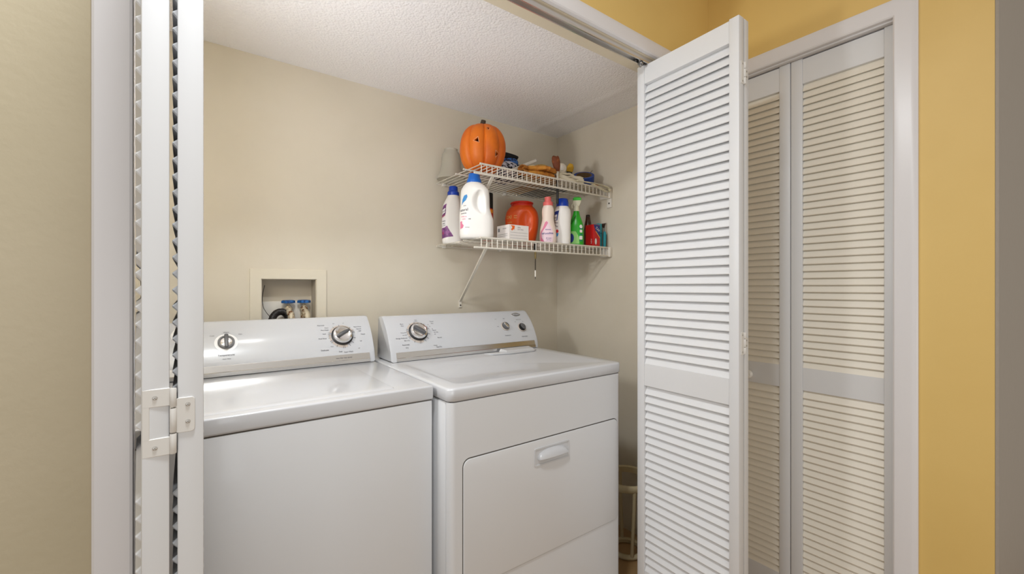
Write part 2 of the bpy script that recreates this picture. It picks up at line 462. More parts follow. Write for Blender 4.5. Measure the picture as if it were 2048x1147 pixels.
def console(parent, x0, x1, y0, zt):
    """body, end caps and steel strip; y0 = front foot of the console, zt = machine top"""
    prof = [(0.002, 0.002)] + [console_face(k / 12)[:2] for k in range(13)]
    prof[1] = (0.009, 0.035)
    prof += [(0.104, 0.169), (0.112, 0.170), (0.140, 0.168), (0.150, 0.160), (0.160, 0.002)]
    cy = sum(p[0] for p in prof) / len(prof); cz = sum(p[1] for p in prof) / len(prof)

    def ring(x, k):
        return [Vector((x, y0 + cy + (p[0] - cy) * k, zt + cz + (p[1] - cz) * k)) for p in prof]
    ec = 0.016
    b_ = MB()
    b_.loft([ring(x0 + ec, 1), ring(x1 - ec, 1)])
    c = b_.build('control_console', M_console, parent, smooth=40)
    for s, xe in ((1, x0), (-1, x1)):
        e = MB()
        e.loft([ring(xe, 0.955), ring(xe + s * 0.0015, 0.975), ring(xe + s * 0.005, 0.996), ring(xe + s * 0.009, 1.004), ring(xe + s * ec, 1.004)])
        e.build('end_cap', M_console, parent, smooth=40)
    st = MB()
    sp = [(0.0005, 0.003), (-0.0015, 0.005), (-0.0010, 0.015), (0.0015, 0.0165), (0.0075, 0.0345), (0.009, 0.036), (0.012, 0.034), (0.004, 0.004)]
    st.loft([[Vector((x, y0 + p[0], zt + p[1])) for p in sp] for x in (x0 + 0.020, x1 - 0.020)])
    st.build('steel_strip', M_steel, parent, smooth=20)
    gp = MB().box(x0 + 0.006, x1 - 0.006, y0 + 0.004, y0 + 0.15, zt - 0.002, zt + 0.004)
    gp.build('console_gasket', M_gap, parent, smooth=0)
    return c


def face_map(y0, zt, off=0.0006):
    def fn(u, v):      # u = X, v = 0..1 up the face
        y, z, ny, nz = console_face(v)
        return (u, y0 + y + ny * off, zt + z + nz * off)
    return fn


def face_matrix(x, t, y0, zt, spin=0.0):
    y, z, ny, nz = console_face(t)
    n = Vector((0, ny, nz)); xa = Vector((1, 0, 0)); ya = n.cross(xa)
    M = Matrix(((xa.x, ya.x, n.x, x), (xa.y, ya.y, n.y, y0 + y), (xa.z, ya.z, n.z, zt + z), (0, 0, 0, 1)))
    return M @ Matrix.Rotation(spin, 4, 'Z')


def big_dial(parent, x, t, y0, zt, spin):
    M = face_matrix(x, t, y0, zt, 0) @ Matrix.Diagonal((1.12, 1.12, 1.12, 1))
    sk = MB()
    sk.lathe([(0.0345, 0.0), (0.0345, 0.004), (0.0325, 0.0055), (0.031, 0.006)], M, 48)
    d = sk.build('timer_dial', M_black, parent)
    k = MB(); k.lathe([(0.0305, 0.004), (0.0305, 0.012), (0.0292, 0.0150), (0.024, 0.0168), (0.020, 0.0150), (0.003, 0.0148)], M, 48)
    k.build('dial_cap', M_chrome, d)
    g = MB()
    Mg = M @ Matrix.Rotation(spin, 4, 'Z')
    poly = [(-0.0245, 0.0)] + [(0.0245 * math.cos(a), 0.0075 * math.sin(a)) for a in [PI - PI * k / 14 for k in range(1, 14)]] + [(0.0245, 0.0)]
    poly += [(0.0245 * math.cos(a), 0.0025 * math.sin(a)) for a in [-PI * k / 10 for k in range(1, 10)]]
    g.prism(poly, 0.0146, 0.0225, Mg, 0.0012, 2)
    g.build('grip', M_dgrey, d, smooth=50)
    # printed ring of segments round the dial
    rg = MB(); fm = face_map(y0, zt, 0.0008)
    for a0, a1 in ((100, 160), (48, 95), (22, 44), (-70, -150), (172, 205)):
        lo, hi = min(a0, a1), max(a0, a1); n = 10
        pts = [(0.0470 * math.cos(R(lo + (hi - lo) * i / n)), 0.0470 * math.sin(R(lo + (hi - lo) * i / n))) for i in range(n + 1)]
        pts += [(0.0395 * math.cos(R(hi - (hi - lo) * i / n)), 0.0395 * math.sin(R(hi - (hi - lo) * i / n))) for i in range(n + 1)]
        rg.patch([(x + p[0], t + p[1] / FACE_LEN) for p in pts], fm)
    rg.build('printed_ring', M_ring, d, smooth=0)
    tk = MB()
    for a in (14, 20, 27, 46, 97, 125, 162, 170, 178, 188, 205, 212, 240, 268, 275, 300, 320, 345):
        r0, r1 = 0.0405, 0.0500
        ca, sa = math.cos(R(a)), math.sin(R(a)); wv = 0.0007
        tk.patch([(x + r0 * ca - wv * sa, t + (r0 * sa + wv * ca) / FACE_LEN), (x + r1 * ca - wv * sa, t + (r1 * sa + wv * ca) / FACE_LEN),
                  (x + r1 * ca + wv * sa, t + (r1 * sa - wv * ca) / FACE_LEN), (x + r0 * ca + wv * sa, t + (r0 * sa - wv * ca) / FACE_LEN)],
                 face_map(y0, zt, 0.0011))
    tk.build('tick_mark', M_ink, d, smooth=0)
    return d


def bar_knob(parent, x, t, y0, zt, halo=True, spin=0.0, face=None, bar=None, ring=None):
    M = face_matrix(x, t, y0, zt, spin) @ Matrix.Diagonal((1.26, 1.26, 1.1, 1))
    a = MB(); a.lathe([(0.0185, 0), (0.0185, 0.006), (0.017, 0.009), (0.0135, 0.010), (0.0135, 0.007)], M, 40)
    kb_ = a.build('selector_knob', ring or M_mgrey, parent)
    MB().lathe([(0.0134, 0.004), (0.0134, 0.0075), (0.012, 0.0080), (0.002, 0.0082)], M, 32).build('knob_face', face or M_chrome, kb_)
    g = MB(); g.prism(rrect(-0.0045, 0.0045, -0.0185, 0.0185, 0.003, 3), 0.006, 0.0170, M, 0.0012, 2)
    g.build('grip', bar or M_dgrey, kb_, smooth=50)
    if halo:
        h = MB(); n = 32; fm = face_map(y0, zt, 0.0007)
        for i in range(n):
            a0, a1 = 2 * PI * i / n, 2 * PI * (i + 1) / n
            h.patch([(x + r * math.cos(a_), t + r * math.sin(a_) / FACE_LEN) for r, a_ in ((0.0325, a0), (0.0325, a1), (0.0215, a1), (0.0215, a0))], fm)
        h.build('printed_ring', M_whiteprint, kb_, smooth=0)
    return kb_


def oval_knob(parent, x, t, y0, zt, spin, white):
    M = face_matrix(x, t, y0, zt, 0)
    a = MB(); a.lathe([(0.0215, 0), (0.0215, 0.003), (0.0195, 0.0048), (0.0185, 0.005)], M, 40)
    kb_ = a.build('selector_knob', M_ring, parent)
    MB().lathe([(0.0182, 0.003), (0.0182, 0.009), (0.0165, 0.0115), (0.002, 0.012)], M, 40).build('knob_face', M_black if not white else M_dgrey, kb_)
    g = MB(); Mg = M @ Matrix.Rotation(spin, 4, 'Z')
    pl_ = [(0.0155 * math.cos(a_), (0.0068 if white else 0.010) * math.sin(a_)) for a_ in [2 * PI * k / 24 for k in range(24)]]
    g.prism(pl_, 0.011, 0.0175, Mg, 0.0012, 2)
    g.build('grip', M_chrome if white else M_dgrey, kb_, smooth=50)
    return kb_


def lettering(parent, items, y0, zt):
    tx = MB(); fm = face_map(y0, zt, 0.0011)
    for s, x, t, size, *rest in items:
        b_ = MB()
        def fn(u, v, x=x, t=t): return fm(x + u, t + v / FACE_LEN)
        tx.text(s, size, fn, bold=0.00008)
        b_.bm.free()
    tx.build('lettering', M_ink, parent, smooth=0)


# ---- washer
WX0, WX1, WY0, WY1, WT = -0.130, 0.556, 1.136, 1.812, 0.915
wa = thing('washing_machine', 'white top-load washing machine left of the dryer', 'washing machine', (0, 0, 0))
a = MB()
a.box(WX0 + 0.003, WX1 - 0.003, WY0 + 0.003, WY1 - 0.02, 0.02, WT - 0.0424, 0.0045, 3)
for fx in (WX0 + 0.06, WX1 - 0.06):
    for fy in (WY0 + 0.06, WY1 - 0.08): a.lathe([(0.018, 0.0), (0.018, 0.006), (0.008, 0.009), (0.008, 0.03)], Matrix.Translation((fx, fy, 0)), 16)
a.build('cabinet', M_enamel_front, wa, smooth=40)
MB().box(WX0 + 0.006, WX1 - 0.006, WY0 + 0.0055, WY1 - 0.03, WT - 0.05, WT - 0.036).build('seam', M_gap, wa, smooth=0)
# top deck: rim around a shallow well that takes the lid
a = MB()
z0, z1 = WT - 0.0405, WT
LX0, LX1, LY0, LY1 = WX0 + 0.090, 0.447, 1.168, 1.556
a.box(WX0, WX1, WY0, WY1, z0, z1, 0.006, 4)
a.build('top_panel', M_enamel, wa, smooth=60)
a = MB(); a.box(LX0 - 0.0028, LX1 + 0.0028, LY0 + 0.006, LY1 + 0.002, WT - 0.002, WT + 0.0008, 0)
a.build('lid_gap', M_gap, wa, smooth=0)
a = MB()
ringsl = []
yy = [(LY0 - 0.004, 0.0002), (LY0 + 0.000, 0.0022), (LY0 + 0.006, 0.0036), (LY0 + 0.02, 0.0040), (LY1 - 0.01, 0.0040), (LY1 - 0.002, 0.0034), (LY1, 0.001)]
a.loft([[Vector((x, y, WT + (h if 0 < i < 3 else h - 0.0012))) for i, x in enumerate((LX0, LX0 + 0.005, LX1 - 0.005, LX1))] + [Vector((LX1, y, WT + 0.0001)), Vector((LX0, y, WT + 0.0001))] for y, h in yy])
a.build('lid', M_enamel, wa, smooth=50)
WC = 1.632
console(wa, WX0 + 0.004, WX1 - 0.002, WC, WT)
big_dial(wa, 0.443, 0.47, WC, WT, R(28))
bar_knob(wa, 0.080, 0.485, WC, WT)
bar_knob(wa, -0.030, 0.72, WC, WT)
lettering(wa, [('Temperature', 0.079, 0.205, 0.0085), ('Wash / Rinse', 0.080, 0.125, 0.0042), ('Warm', 0.081, 0.735, 0.0062), ('Cold', 0.042, 0.66, 0.0062), ('Hot', 0.120, 0.67, 0.0062),
               ('Small', 0.013, 0.52, 0.0055), ('Normal', 0.374, 0.79, 0.0078), ('Heavy', 0.392, 0.71, 0.0055), ('Pre-Wash', 0.385, 0.645, 0.0068), ('Soak', 0.381, 0.54, 0.006), ('Final Rinse', 0.373, 0.42, 0.0065),
               ('Perm Press', 0.505, 0.70, 0.0062), ('Normal', 0.508, 0.635, 0.0056), ('Light', 0.510, 0.575, 0.0056), ('Casual', 0.520, 0.475, 0.0062), ('Light', 0.508, 0.30, 0.0045), ('Off', 0.497, 0.12, 0.005),
               ('Delicate', 0.376, 0.135, 0.0080), ('Soak', 0.430, 0.075, 0.0068), ('Super Wash', 0.458, 0.055, 0.0066), ('Rinse', 0.402, 0.21, 0.0045), ('Spin', 0.420, 0.83, 0.0042), ('Off', 0.455, 0.83, 0.0042)], WC, WT)
st = MB()
st.text('heavy duty  large capacity', 0.0055, lambda u, v: (0.44 + u, WC + 0.0040 + v * 0.3 - 0.0012, WT + 0.0256 + v))
st.build('strip_lettering', M_ink, wa, smooth=0)

# ---- dryer
DX0, DX1, DY0, DY1, DT = 0.566, 1.304, 1.064, 1.775, 0.915
dr = thing('clothes_dryer', 'white front-load clothes dryer between the washer and the open louvered door', 'dryer', (0, 0, 0))
a = MB()
# cabinet with softly rounded front corners
def cab(x0, x1, y0, y1, r, n=6):
    out = []
    for cx, cy, a0 in ((x1 - r, y0 + r, 270), (x0 + r, y0 + r, 180)):
        seq = range(n + 1)
        for k in (seq if a0 == 180 else seq):
            an = R(a0 + 90 - 90 * k / n) if True else 0
            out.append((cx + r * math.cos(an), cy + r * math.sin(an)))
    return out + [(x0, y1), (x1, y1)]
front = cab(DX0 + 0.004, DX1 - 0.004, DY0 + 0.003, DY0 + 0.026, 0.020)
a.prism(front, 0.02, DT - 0.041, None, 0.0015, 1)
a.build('front_panel', M_enamel_front, dr, smooth=40)
a = MB(); a.box(DX0 + 0.004, DX1 - 0.004, DY0 + 0.0275, DY1 - 0.02, 0.02, DT - 0.043, 0.003, 2)
for fx in (DX0 + 0.06, DX1 - 0.06):
    for fy in (DY0 + 0.06, DY1 - 0.08): a.lathe([(0.018, 0.0), (0.018, 0.006), (0.008, 0.009), (0.008, 0.03)], Matrix.Translation((fx, fy, 0)), 16)
a.build('cabinet', M_enamel_front, dr, smooth=40)
MB().box(DX0 + 0.010, DX1 - 0.010, DY0 + 0.012, DY1 - 0.03, DT - 0.046, DT - 0.034).build('seam', M_gap, dr, smooth=0)
# top with a shallow dished field: built from concentric rounded outlines
def rr3(x0, x1, y0, y1, r, z): return [Vector((p[0], p[1], z)) for p in rrect(x0, x1, y0, y1, r, 6)]
a = MB()
a.loft([rr3(DX0 + 0.004, DX1 - 0.004, DY0 + 0.004, DY1 - 0.004, 0.02, DT - 0.0385), rr3(DX0 + 0.0005, DX1 - 0.0005, DY0 + 0.0005, DY1, 0.022, DT - 0.035), rr3(DX0, DX1, DY0, DY1, 0.022, DT - 0.0065),
        rr3(DX0 + 0.0018, DX1 - 0.0018, DY0 + 0.0018, DY1 - 0.0018, 0.022, DT - 0.0018), rr3(DX0 + 0.0065, DX1 - 0.0065, DY0 + 0.0065, DY1 - 0.0065, 0.022, DT),
        rr3(DX0 + 0.045, DX1 - 0.045, DY0 + 0.040, DY0 + 0.455, 0.03, DT + 0.0008), rr3(DX0 + 0.052, DX1 - 0.052, DY0 + 0.047, DY0 + 0.448, 0.028, DT - 0.0005),
        rr3(DX0 + 0.060, DX1 - 0.060, DY0 + 0.055, DY0 + 0.440, 0.026, DT - 0.0032)])
a.build('top_panel', M_enamel, dr, smooth=50)
# lint screen cover at the back right of the top
a = MB()
lp = [(0.985, DY0 + 0.472), (1.01, DY0 + 0.440), (1.085, DY0 + 0.418), (1.215, DY0 + 0.418), (1.245, DY0 + 0.440), (1.255, DY0 + 0.472)]
a.prism(lp, DT - 0.002, DT + 0.0035, None, 0.0015, 2)
a.build('lint_screen_cover', M_enamel, dr, smooth=40)
a = MB()
a.loft([[Vector((1.075, DY0 + 0.432, DT + 0.003)), Vector((1.232, DY0 + 0.432, DT + 0.003)), Vector((1.238, DY0 + 0.476, DT + 0.003)), Vector((1.065, DY0 + 0.476, DT + 0.003))],
        [Vector((1.083, DY0 + 0.440, DT + 0.011)), Vector((1.224, DY0 + 0.440, DT + 0.011)), Vector((1.230, DY0 + 0.476, DT + 0.015)), Vector((1.073, DY0 + 0.476, DT + 0.015))]])
a.build('lint_screen_handle', M_enamel, dr, smooth=30)
# hamper door
a = MB(); Mfy = Matrix(((1, 0, 0, 0), (0, 0, 1, DY0 + 0.003), (0, 1, 0, 0), (0, 0, 0, 1)))
gap = rrect(0.6112, 1.2798, 0.3292, 0.7095, 0.024, 6)
a.prism(gap, -0.0007, 0.002, Mfy); a.build('door_gap', M_gap, dr, smooth=0)
a = MB(); dd = rrect(0.613, 1.278, 0.331, 0.7065, 0.022, 6)
a.prism(dd, -0.0040, 0.001, Mfy, 0.0022, 3)
dd_o = a.build('door', M_enamel_front, dr, smooth=60)
# recessed pull handle
a = MB()
hx0, hx1, hz0, hz1 = 0.872, 1.027, 0.622, 0.682
ring_o = rrect(hx0, hx1, hz0, hz1, 0.005, 3)
def hr(x0, x1, zz0, zz1, r, y): return [Vector((p[0], DY0 + y, p[1])) for p in rrect(x0, x1, zz0, zz1, r, 3)]
a.loft([hr(hx0, hx1, hz0, hz1, 0.005, -0.0005), hr(hx0 + 0.001, hx1 - 0.001, hz0 + 0.001, hz1 - 0.001, 0.005, -0.0035), hr(hx0 + 0.005, hx1 - 0.005, hz0 + 0.005, hz1 - 0.005, 0.004, -0.0035),
        hr(hx0 + 0.007, hx1 - 0.007, hz0 + 0.007, hz1 - 0.007, 0.004, -0.0012)])
h_o = a.build('handle', M_enamel, dd_o, smooth=30)
a = MB()
gp_ = []
for i in range(21):
    f = i / 20; x = hx0 + 0.015 + (hx1 - hx0 - 0.030) * f; k = math.sin(PI * min(max(f, 0.0), 1.0)) ** 0.45 * 0.92 + 0.08
    e = 0.55 + 0.45 * math.sin(PI * min(max(f, 0.02), 0.98)) ** 0.3
    gp_.append([Vector((x, DY0 - 0.001, 0.6445)), Vector((x, DY0 - 0.017 * e, 0.6445)), Vector((x, DY0 - 0.0195 * e, 0.6465)), Vector((x, DY0 - 0.0185 * e, 0.6500 + 0.006 * k)), Vector((x, DY0 - 0.012 * e, 0.650 + 0.019 * k)), Vector((x, DY0 - 0.001, 0.650 + 0.0245 * k))])
a.loft(gp_); a.build('grip', M_enamel, dd_o, smooth=50)
DC = 1.553
console(dr, 0.588, 1.302, DC, DT)
big_dial(dr, 0.714, 0.50, DC, DT, R(-38))
oval_knob(dr, 1.139, 0.49, DC, DT, R(-58), True)
oval_knob(dr, 1.230, 0.42, DC, DT, R(-62), False)
lettering(dr, [('More', 0.655, 0.76, 0.0062), ('Time', 0.655, 0.70, 0.0062), ('Damp Dry', 0.652, 0.50, 0.0052), ('Less Dry', 0.655, 0.43, 0.0052), ('Energy Preferred', 0.640, 0.35, 0.0066), ('More Dry', 0.660, 0.28, 0.0056),
               ('Automatic', 0.652, 0.175, 0.0070), ('Dry', 0.655, 0.10, 0.0070), ('Cool', 0.718, 0.875, 0.0052), ('Down', 0.718, 0.835, 0.0045), ('Timed', 0.785, 0.80, 0.0070), ('Dry', 0.785, 0.735, 0.0070),
               ('40', 0.770, 0.64, 0.005), ('60', 0.765, 0.70, 0.005), ('20', 0.778, 0.56, 0.005), ('Fluff Air', 0.785, 0.515, 0.0055), ('No Heat', 0.790, 0.455, 0.0055), ('Off', 0.783, 0.40, 0.005), ('Normal', 0.800, 0.30, 0.0060), ('Wrinkle', 0.775, 0.10, 0.005), ('Easy Dry', 0.790, 0.055, 0.0068),
               ('Low', 1.103, 0.76, 0.0055), ('Med', 1.150, 0.765, 0.0055), ('High', 1.100, 0.50, 0.0050), ('Temperature', 1.139, 0.205, 0.0064), ('End of Cycle', 1.230, 0.70, 0.0055), ('Off', 1.205, 0.62, 0.0048), ('On', 1.250, 0.62, 0.0048), ('Push to Start', 1.232, 0.135, 0.0066)], DC, DT)
a = MB(); Mb = face_matrix(1.229, 0.895, DC, DT, 0)
a.lathe([(1.0, 0), (1.0, 0.0016), (0.93, 0.0028), (0.86, 0.0022)], Mb @ Matrix.Diagonal((0.026, 0.0105, 1, 1)), 40)
bo = a.build('badge', M_chrome, dr, smooth=30)
MB().lathe([(1.0, 0.0015), (1.0, 0.0030)], Mb @ Matrix.Diagonal((0.0225, 0.0085, 1, 1)), 40).build('badge_face', M_mgrey, bo, smooth=30)
tb = MB(); tb.text('Whirlpool', 0.0088, lambda u, v: Mb @ Vector((u, v, 0.0034))); tb.build('badge_lettering', M_whiteprint, bo, smooth=0)


# ------------------------------------------------------------------ laundry outlet box in the back wall
ob = thing('outlet_box', 'cream framed washer outlet box recessed in the back wall', 'outlet box', (0.2985, YB, 1.12))
ox0, ox1, oz0, oz1 = -0.0985, 0.0985, -0.14, 0.112
a = MB()
fw = 0.037
def fr(x0, x1, z0, z1, y_): return [Vector(p) for p in ((x0, y_, z0), (x1, y_, z0), (x1, y_, z1), (x0, y_, z1))]
a.loft([fr(ox0 - fw, ox1 + fw, oz0 - fw, oz1 + fw, -0.0002), fr(ox0 - fw, ox1 + fw, oz0 - fw, oz1 + fw, -0.006), fr(ox0 - fw + 0.001, ox1 + fw - 0.001, oz0 - fw + 0.001, oz1 + fw - 0.001, -0.007),
        fr(ox0 + 0.0005, ox1 - 0.0005, oz0, oz1 - 0.0005, -0.007), fr(ox0 + 0.0005, ox1 - 0.0005, oz0, oz1 - 0.0005, -0.0002)], closed=True)
M_frame = mat('cream_frame_paint', (224, 216, 198), 0.5)
a.build('frame', M_frame, ob, smooth=30)
a = MB(); dp = 0.085
a.box(ox0 + 0.0005, ox0 + 0.003, -0.001, dp, oz0, oz1 - 0.0005); a.box(ox1 - 0.003, ox1 - 0.0005, -0.001, dp, oz0, oz1 - 0.0005)
a.box(ox0 + 0.003, ox1 - 0.003, -0.001, dp, oz1 - 0.003, oz1 - 0.0005); a.box(ox0 + 0.003, ox1 - 0.003, -0.001, dp, oz0, oz0 + 0.003)
a.box(ox0 + 0.003, ox1 - 0.003, dp - 0.003, dp, oz0 + 0.003, oz1 - 0.003)
M_boxin = mat('box_liner', (206, 196, 178), 0.6)
a.build('box_liner', M_boxin, ob, smooth=0)
a = MB(); a.box(ox0 + 0.004, ox1 - 0.012, dp - 0.010, dp - 0.0032, oz0 + 0.004, 0.022, 0.001, 1)
a.build('pipe_plate', M_plastic_w, ob, smooth=30)
M_brass = mat('lime_stained_brass', (206, 194, 168), 0.5, metal=0.15, mottle=(70, (120, 76, 40), 0.50, 0.64))
M_blueh = mat('blue_valve_enamel', (34, 104, 176), 0.4, mottle=(160, (16, 66, 128), 0.45, 0.6))
for vx, tone in ((0.003, 0), (0.061, 1)):
    a = MB()
    a.lathe([(0.013, -0.055), (0.013, -0.030), (0.011, -0.026), (0.013, -0.012), (0.015, -0.008), (0.015, 0.002), (0.009, 0.004), (0.009, 0.010), (0.0045, 0.012), (0.0045, 0.026)], Matrix.Translation((vx, 0.050, -0.006)), 16)
    a.tube([(vx, 0.050, -0.018), (vx, 0.028, -0.020), (vx + 0.004, 0.012, -0.030), (vx + 0.006, 0.008, -0.060)], [0.012, 0.013, 0.013, 0.012], 14)
    a.tube([(vx, 0.050, -0.018), (vx, 0.076, -0.018)], 0.011, 12)
    v = a.build('faucet_valve', M_brass, ob, smooth=45)
    h = MB()
    h.lathe([(0.009, 0.016), (0.0225, 0.017), (0.0235, 0.020), (0.0225, 0.027), (0.018, 0.029), (0.008, 0.026)], Matrix.Translation((vx, 0.050, -0.002)), 48,
            fn=lambda an, r, z: r * (1 + 0.10 * math.cos(6 * an)) if r > 0.015 else r)
    h.build('handle', M_blueh, v, smooth=50)
    c = MB(); c.lathe([(0.0145, 0), (0.0155, 0.002), (0.0155, 0.016), (0.0145, 0.018)], Matrix.Translation((vx + 0.006, 0.008, -0.072)), 24,
                      fn=lambda an, r, z: r * (1 + 0.03 * math.cos(12 * an)))
    c.build('hose_coupling', M_screw, v, smooth=40)

M_hose = mat('black_corrugated_hose', (34, 30, 29), 0.45)
pts = [(0.232, 1.846, 0.82), (0.230, 1.848, 0.98), (0.231, 1.858, 1.045), (0.238, 1.880, 1.078), (0.252, 1.897, 1.096), (0.268, 1.908, 1.102), (0.284, 1.918, 1.098), (0.296, 1.922, 1.082), (0.300, 1.922, 1.05), (0.300, 1.922, 1.00)]
def smooth_pts(p, n=8):
    P = [Vector(q) for q in p]; out = []
    for i in range(len(P) - 1):
        a_, b_, c_, d_ = P[max(i - 1, 0)], P[i], P[i + 1], P[min(i + 2, len(P) - 1)]
        for k in range(n):
            t_ = k / n
            out.append(0.5 * ((2 * b_) + (c_ - a_) * t_ + (2 * a_ - 5 * b_ + 4 * c_ - d_) * t_ ** 2 + (3 * b_ - a_ - 3 * c_ + d_) * t_ ** 3))
    return out + [P[-1]]
sp = smooth_pts(pts, 14)
hs = thing('drain_hose', 'black corrugated drain hose arching into the outlet box', 'hose', (0, 0, 0))
MB().tube(sp, [0.0125 + 0.0012 * math.sin(i * 1.9) for i in range(len(sp))], 16).build('hose', M_hose, hs, smooth=70)
MB().tube(smooth_pts([(0.233, 1.862, 1.084), (0.226, 1.868, 1.090), (0.216, 1.876, 1.105), (0.2075, 1.886, 1.125), (0.206, 1.896, 1.155), (0.208, 1.894, 1.180), (0.213, 1.889, 1.207)], 6), 0.0012, 6).build('cable_tie', M_black, hs)
MB().lathe([(0.0150, -0.003), (0.0158, -0.0025), (0.0158, 0.0025), (0.0150, 0.003)], Matrix.Translation((0.2335, 1.868, 1.064)) @ Matrix.Rotation(R(-32), 4, 'X'), 24).build('tie_band', M_black, hs)


# ------------------------------------------------------------------ wire shelves
SX0, SX1, SY0, SY1 = 0.935, 1.712, 1.478, 1.874
PITCH = 0.0262


def wire_shelf(z, label, back_clip, foot=True):
    sh = thing('wire_shelf', label, 'shelf', (0, 0, z), group='wire shelves in the closet corner')
    n = int((SX1 - SX0) / PITCH)
    a = MB()
    for k in range(n + 1):
        x = SX0 + PITCH * k
        a.tube([(x, SY1, 0), (x, SY0 + 0.004, 0), (x, SY0, -0.004), (x, SY0, -0.038)], 0.0020, 6)
    a.build('deck_wires', M_wire, sh, smooth=60)
    def rod(y, zz, xa=SX0 - 0.005, r=0.0034, nm='rod'):
        MB().tube([(xa, y, zz), (SX1, y, zz)], r, 8).build(nm, M_wire, sh, smooth=60)
    rod(SY0 + 0.001, 0.0015, SX0 - 0.006, 0.0041, 'front_rail'); rod(SY0 - 0.0005, -0.040, SX0 - 0.035, 0.0041, 'front_rail')
    rod(SY0 + 0.095, -0.0048, SX0 - 0.030); rod(SY0 + 0.18, -0.0048, SX0 - 0.020); rod(SY1, -0.0048, SX0 - 0.004)
    # end bracket on the right wall
    e = MB()
    e.box(1.7005, 1.7195, SY0 - 0.012, SY0 + 0.055, -0.046, 0.004, 0.003, 2)
    if foot: e.box(1.7125, 1.7195, SY0 - 0.012, SY0 + 0.018, -0.092, -0.040, 0.002, 2)
    eb = e.build('end_bracket', M_plastic_w, sh)
    MB().lathe([(0.0045, 0), (0.0045, 0.001), (0.003, 0.002)], Matrix.Translation((1.7125 if foot else 1.7005, SY0 + 0.003, -0.070 if foot else -0.004)) @ Matrix.Rotation(R(-90), 4, 'Y'), 12).build('screw', M_gap, eb)
    for cx in back_clip:
        c = MB(); c.box(cx - 0.008, cx + 0.008, SY1 - 0.008, SY1 + 0.0095, -0.012, 0.006, 0.002, 2)
        c.build('wall_clip', M_plastic_w, sh)
    return sh


def brace(sh, p_wall, p_front):
    """flat steel support from the wall foot to the front rail (local to the shelf)"""
    pw, pf = Vector(p_wall), Vector(p_front)
    d = (pf - pw); L = d.length; d.normalize()
    up = Vector((1, 0, 0)); s = d.cross(up).normalized(); u = s.cross(d)
    M = Matrix(((d.x, u.x, s.x, pw.x), (d.y, u.y, s.y, pw.y), (d.z, u.z, s.z, pw.z), (0, 0, 0, 1)))
    a = MB(); a.box(0, L, -0.0065, 0.0065, -0.0012, 0.0012, 0.0008, 1, M)
    a.box(0, L, -0.0065, -0.0045, -0.0012, 0.006, 0.0005, 1, M)
    a.box(pw.x - 0.008, pw.x + 0.008, pw.y - 0.001, pw.y + 0.0045, pw.z - 0.030, pw.z + 0.008, 0.0012, 1)
    b_ = a.build('support_brace', M_wire, sh, smooth=30)
    MB().lathe([(0.0042, 0), (0.0042, 0.0012), (0.0025, 0.002)], Matrix.Translation((pw.x, pw.y - 0.001, pw.z - 0.018)) @ Matrix.Rotation(R(90), 4, 'X'), 12).build('screw', M_gap, b_)


ZL, ZU = 1.400, 1.700
low = wire_shelf(ZL, 'lower white wire shelf holding the detergent bottles', (0.97, 1.30, 1.66), False)
upp = wire_shelf(ZU, 'upper white wire shelf holding the pumpkin and painting supplies', (0.97, 1.33, 1.66))
brace(low, (1.065, 1.879, 1.127 - ZL), (1.010, 1.535, -0.010))
brace(upp, (1.080, 1.879, 1.45 - ZU), (1.000, 1.482, -0.034))
DZ = 0.0021  # top of the deck wires above shelf height


# ------------------------------------------------------------------ bottles
def interp(secs):
    zs = [s[0] for s in secs]; m = len(secs[0]) - 1

    def f(z):
        if z <= zs[0]: return secs[0][1:]
        if z >= zs[-1]: return secs[-1][1:]
        for i in range(len(zs) - 1):
            if zs[i] <= z <= zs[i + 1]: break
        h = zs[i + 1] - zs[i]; t_ = (z - zs[i]) / h; out = []
        for k in range(1, m + 1):
            p0, p1 = secs[i][k], secs[i + 1][k]
            def slope(j):
                if j <= 0 or j >= len(zs) - 1: return 0 if j > 0 else (secs[1][k] - secs[0][k]) / (zs[1] - zs[0])
                a_ = (secs[j][k] - secs[j - 1][k]) / (zs[j] - zs[j - 1]); b_ = (secs[j + 1][k] - secs[j][k]) / (zs[j + 1] - zs[j])
                return 0 if a_ * b_ <= 0 else 2 * a_ * b_ / (a_ + b_)
            m0, m1 = slope(i) * h, slope(i + 1) * h
            out.append((2 * t_ ** 3 - 3 * t_ ** 2 + 1) * p0 + (t_ ** 3 - 2 * t_ ** 2 + t_) * m0 + (-2 * t_ ** 3 + 3 * t_ ** 2) * p1 + (t_ ** 3 - t_ ** 2) * m1)
        return out
    return f


class Bottle:
    """secs: (z, half width, half depth, squareness, centre x); front is local -Y"""
    def __init__(self, secs, dent=None):
        self.secs = secs; self.f = interp(secs); self.dent = dent

    def pt(self, th, z, off=0.0):
        rx, ry, n, cx = self.f(z)
        c, s = math.cos(th), math.sin(th)
        x = rx * math.copysign(abs(s) ** (2 / n), s); y = -ry * math.copysign(abs(c) ** (2 / n), c)
        l = math.hypot(x, y) or 1e-6
        k = (l + off) / l
        if self.dent: k -= self.dent(th, z) / l
        return Vector((cx + x * k, y * k, z))

    def mesh(self, nt=64, nz=44):
        z0, z1 = self.secs[0][0], self.secs[-1][0]
        zs = sorted(set([z0 + (z1 - z0) * i / nz for i in range(nz + 1)] + [s[0] for s in self.secs]))
        zs = [z for i, z in enumerate(zs) if i == 0 or z - zs[i - 1] > 0.0004]
        return MB().loft([[self.pt(2 * PI * i / nt, z) for i in range(nt)] for z in zs])

    def map(self, th0, z0, off=0.0007):
        r = self.f(z0)[0:2]; ra = (r[0] + r[1]) / 2
        return lambda u, v: self.pt(th0 + u / ra, z0 + v, off)


